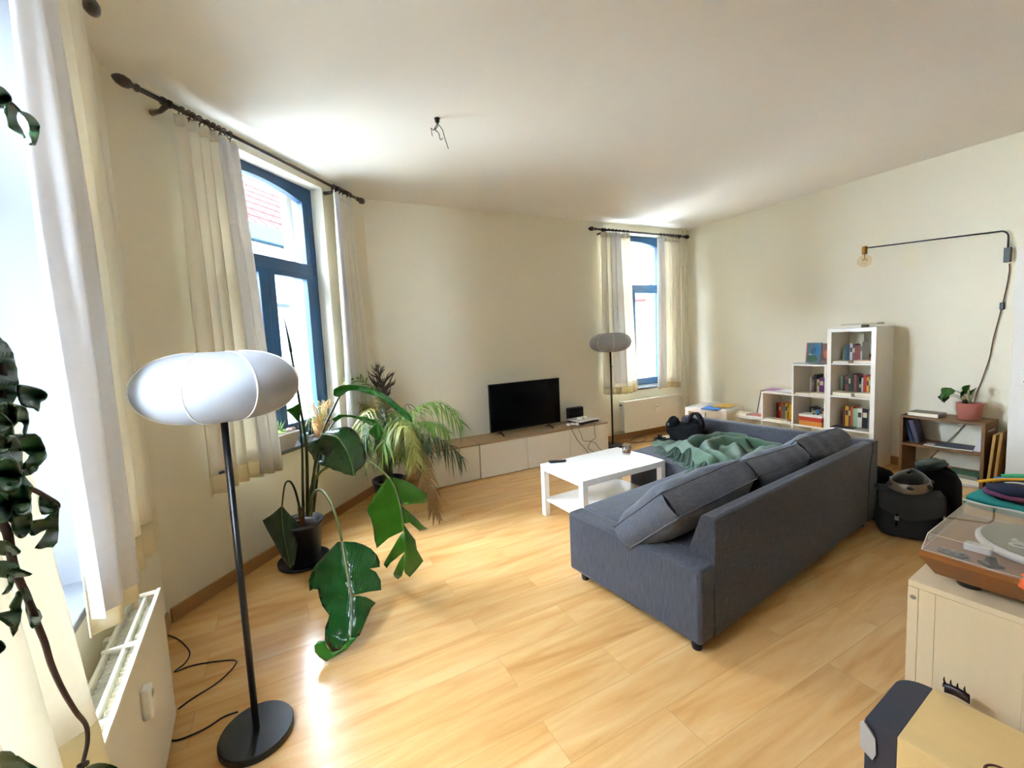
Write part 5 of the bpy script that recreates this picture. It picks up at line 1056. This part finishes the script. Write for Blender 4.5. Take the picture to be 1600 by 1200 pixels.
# -- things on the near window sill
SZ = .7685
t = thing('concrete_planter', 'triangular grey concrete planter of succulents on the near window sill', 'planter', WB.W(.995, -.01, SZ), WB.ang)
CONC = mat('grey_concrete', '#a79f92', .8, var=.12, vscale=14, bump=.2)
m = MB(); a = [(-.135, -.05, .125), (.13, -.05, .125), (.13, .05, .125), (-.135, .05, .125), (-.10, -.035, 0), (.055, -.035, 0), (.055, .035, 0), (-.10, .035, 0)]
m.add(a, [(4, 5, 1, 0), (5, 6, 2, 1), (6, 7, 3, 2), (7, 4, 0, 3), (7, 6, 5, 4), (0, 1, 2, 3)]).build('trough', CONC, t, bevel=.004)
B(-.12, .118, -.04, .04, .12, .128).build('gravel', mat('white_gravel', '#b5aa9a', .9, var=.4, vscale=120, bump=.8), t)
SUC = [('#9cc24a', -.06, .012), ('#7f9c5c', .0, .01), ('#b58f86', .05, .011), ('#8a6a58', .09, .009), ('#6f7a4a', -.11, .008)]
rng = random.Random(11)
for c, x, s in SUC:
    m = MB()
    for ring, (n, L_, e) in enumerate(((5, .02, 1.2), (7, .03, .8), (8, .036, .35))):
        for j in range(n):
            a_ = 2*math.pi*j/n+ring; d = Vector((math.cos(a_)*math.cos(e), math.sin(a_)*math.cos(e), math.sin(e))); p = Vector((x, 0, .135))+d*L_*.6
            m.ell(p, (s*(.5+.5*abs(d.x)), s*(.5+.5*abs(d.y)), s*(.5+.6*abs(d.z))), 7, 5)
    m.build('succulent', mat('succulent_'+c[1:], c, .5), t, smooth=True)
m = MB()
for j in range(9): a_ = j*.7; m.tube(smoothpath([(-.03, 0, .13), (-.03+.02*math.cos(a_), .02*math.sin(a_), .19), (-.03+.045*math.cos(a_), .03*math.sin(a_), .21+.01*(j % 3))], 3), [.003]*5+[.0018]*2, 5)
m.build('spiky_sprout', mat('sprout_green', '#5c7a3a', .5), t, smooth=True)
t = thing('glass_bowl', 'small pale blue glass pot with sprigs between planter and basket on the sill', 'pot', WB.W(1.215, -.03, SZ), WB.ang)
MB().lathe([(0, 0), (.03, 0), (.042, .03), (.044, .07), (.038, .075), (.035, .065), (.034, .01), (0, .008)], 20).build('bowl', mat('pale_blue_glaze', '#8fa9b8', .15), t, smooth=True)
m = MB()
for j in range(12): a_ = j*.55; m.tube(smoothpath([(0, 0, .05), (.015*math.cos(a_), .015*math.sin(a_), .11), (.05*math.cos(a_), .04*math.sin(a_), .14+.012*(j % 4))], 3), [.0025]*6+[.0006], 5)
m.build('sprigs', mat('sprig_green', '#6f7a5a', .6), t, smooth=True)
t = thing('wicker_basket_plant', 'wicker basket pot with a wiry dry spider plant at the right of the near sill', 'potted plant', WB.W(1.41, -.01, SZ), WB.ang)
MB().lathe([(0, 0), (.052, 0), (.062, .05), (.07, .115), (.066, .118), (.058, .10), (0, .095)], 30).build('basket', BASKET, t, smooth=True)
MB().tube([(.068*math.cos(a), .068*math.sin(a), .116) for a in [2*math.pi*k/28 for k in range(29)]], .006, 6).build('basket_rim', BASKET, t, smooth=True)
rng = random.Random(21); SP1 = mat('straw_tendril', '#b99e6a', .6, var=.3); SP2 = mat('orange_tendril', '#b5703a', .6); SP3 = mat('green_tendril', '#7d9150', .5)
for j in range(64):
    a_ = rng.uniform(0, 6.28); r1 = rng.uniform(.06, .155); h1_ = rng.uniform(.06, .24); r2 = r1*rng.uniform(1.0, 1.45); h2_ = h1_-rng.uniform(-.04, .22)
    ay = .40
    P = [(0, 0, .09), (r1*.5*math.cos(a_), r1*.5*math.sin(a_)*ay, .09+h1_*.7), (r1*math.cos(a_), r1*math.sin(a_)*ay, .09+h1_), (r2*math.cos(a_+.2), r2*math.sin(a_+.2)*ay, .09+h2_), (r2*1.05*math.cos(a_+.5), r2*math.sin(a_+.5)*ay, .07+h2_)]
    MB().tube(smoothpath(P, 4), [.0022]*15+[.0012]*2, 5).build('tendril', (SP1, SP3, SP1, SP2)[j % 4], t, smooth=True)
# -- trailing cactus in the left foreground
FO = WA.W(2.0, .2, 1.3)
t = thing('trailing_cactus', 'dark green trailing leaf cactus hanging down at the left edge of the picture', 'hanging plant', FO)
def fY(u, v): return PW(WA, u, v, .22)
CACT = leaf_mat('cactus_leaf_green', '#1c4221', '#316634', .35, .2); CSTEM = mat('brown_cactus_stem', '#3a2420', .6, var=.4, vscale=60)
def fleaf(pts, dy=0., m=CACT, k=None, step=5):
    sc = k or (1, 0, 0); P = [Vector((sc[1]+p[0]/sc[0], sc[2]+p[1]/sc[0])) for p in pts]; poly = resample(spl2(P, 2), step); xs = [p.x for p in poly]; ys = [p.y for p in poly]; al = list(poly); c = sum(poly, Vector((0, 0)))/len(poly); x = min(xs)+step/2
    while x < max(xs):
        yy = min(ys)+step/2
        while yy < max(ys):
            q = Vector((x, yy))
            if inside(q, poly) and min((q-p).length for p in poly) > step*.4: al.append(q)
            yy += step
        x += step
    r = delaunay_2d_cdt(al, [], [list(range(len(poly)))], 1, 1e-4); R_ = max((p-c).length for p in poly)
    def w(p): e = (Vector(p)-c).length/R_; return PW(WA, p[0], p[1], .22+dy+.03*e*e+.012*math.sin(p[1]*.15))-FO
    return MB().add([w(p) for p in r[0]], [tuple(f) for f in r[2]]).build('leaf', m, t, smooth=True, solid=.003)
K4 = (6, 0, 100); K5 = (4.286, 0, 520); K6 = (2.857, 0, 780)
def fst(pts, r, k=(1, 0, 0), m=CSTEM): P = smoothpath([fY(k[1]+p[0]/k[0], k[2]+p[1]/k[0])-FO for p in pts], 5); MB().tube(P, [r[0]+(r[1]-r[0])*i/(len(P)-1) for i in range(len(P))], 7).build('stem', m, t, smooth=True)
fleaf([(-40, 220), (10, 215), (60, 250), (100, 310), (95, 360), (40, 375), (-40, 365)], 0, CACT, K4)
fleaf([(60, 370), (150, 430), (145, 480), (165, 560), (215, 630), (240, 692), (150, 660), (90, 600), (55, 500)], 0, CACT, K4)
fleaf([(165, 430), (250, 455), (330, 510), (372, 580), (360, 680), (325, 760), (265, 755), (300, 735), (268, 670), (275, 590), (230, 500)], .0, CACT, K4)
fst([(-50, 370), (30, 385), (90, 370), (165, 432)], (.006, .004), K4)
fst([(-30, 40), (0, 170), (10, 350), (-10, 540), (-40, 760)], (.006, .006), K5, CSTEM)
fleaf([(-40, 20), (10, 40), (60, 100), (100, 190), (120, 330), (125, 400), (60, 500), (-40, 520)], .0, CACT, K5)
fleaf([(120, 355), (200, 360), (280, 385), (314, 415), (300, 445), (272, 462), (262, 525), (225, 500), (160, 490), (130, 440)], .01, CACT, K5)
fleaf([(0, 500), (100, 480), (160, 500), (190, 545), (185, 640), (170, 690), (150, 660), (160, 620), (120, 590), (20, 585), (-30, 560)], .015, CACT, K5)
fleaf([(-20, 650), (100, 680), (240, 680), (285, 740), (315, 815), (290, 855), (245, 900), (160, 930), (155, 880), (200, 815), (120, 780), (-20, 770)], -.01, CACT, K5)
fleaf([(160, 925), (245, 890), (240, 930), (165, 960), (145, 945)], .01, CACT, K5)
fleaf([(-30, 770), (60, 800), (110, 900), (190, 1000), (220, 1040), (200, 1120), (210, 1200), (100, 1230), (60, 1150), (-20, 1150)], .02, CACT, K5)
fst([(190, 1040), (250, 1065), (330, 1110), (385, 1145), (390, 1175)], (.004, .003), K5)
fleaf([(270, 1095), (320, 1120), (380, 1150), (370, 1170), (290, 1160), (265, 1125)], 0, CACT, K5)
fleaf([(0, 60), (60, 20), (100, 60), (130, 100), (140, 165), (100, 170), (60, 130), (40, 100), (-20, 110)], .01, CACT, (2.857, 0, 740))
fleaf([(60, 40), (120, 10), (145, 110), (120, 160), (90, 170), (60, 140), (55, 90)], 0, CACT, K6)
fleaf([(178, -5), (215, 15), (250, 25), (260, 50), (225, 62), (190, 65), (178, 30)], 0, CACT, K6)
fleaf([(140, 100), (200, 90), (250, 45), (262, 40), (255, 195), (205, 215), (160, 218), (215, 130), (160, 160), (135, 150)], -.01, CACT, K6)
fleaf([(-30, 190), (30, 190), (88, 235), (60, 250), (-30, 245)], 0, CACT, K6); fleaf([(-30, 280), (60, 285), (100, 320), (140, 338), (80, 345), (30, 350), (-30, 335)], .0, CACT, K6)
fleaf([(30, 340), (60, 350), (55, 390), (40, 415), (12, 420), (40, 380)], .01, CACT, K6)
fleaf([(80, 410), (100, 430), (95, 480), (90, 550), (60, 610), (50, 570), (0, 530), (-30, 515), (50, 500), (40, 480), (65, 440)], .0, CACT, K6)
fleaf([(95, 395), (130, 420), (155, 470), (188, 530), (160, 570), (140, 565), (115, 480)], -.01, CACT, K6)
fleaf([(-30, 640), (0, 635), (20, 660), (0, 685), (-30, 690)], 0, CACT, K6)
fleaf([(-30, 1140), (40, 1130), (120, 1180), (170, 1215), (60, 1220), (-30, 1185)], 0, CACT, K6)
fleaf([(390, 1195), (440, 1180), (500, 1190), (520, 1210), (400, 1215)], 0, CACT, K6)
fleaf([(-30, 480), (60, 470), (120, 500), (110, 600), (60, 640), (-30, 660)], .03, CACT, K5); fleaf([(-30, 560), (40, 560), (90, 640), (80, 760), (20, 800), (-30, 780)], .04, CACT, K5)
fleaf([(-20, 860), (60, 840), (130, 900), (140, 1000), (90, 1060), (-20, 1040)], .04, CACT, K5); fleaf([(40, 700), (110, 700), (150, 800), (140, 960), (90, 900), (60, 800)], .03, CACT, K5); fleaf([(-20, -20), (50, -10), (60, 60), (45, 105), (10, 60), (-20, 40)], .02, CACT, K6)
fleaf([(60, 1000), (150, 1010), (200, 1060), (190, 1180), (120, 1200), (70, 1120)], .04, CACT, K5); fleaf([(-30, 1090), (40, 1100), (80, 1180), (40, 1260), (-30, 1240)], .03, CACT, K5)
fst([(-20, 60), (30, 140), (45, 210), (60, 290), (95, 380), (120, 430), (160, 540), (200, 640), (230, 740), (280, 850), (340, 950), (385, 1010), (390, 1090), (370, 1180), (365, 1230)], (.0055, .003), K6)
fst([(385, 1180), (350, 1190)], (.005, .003), K6)
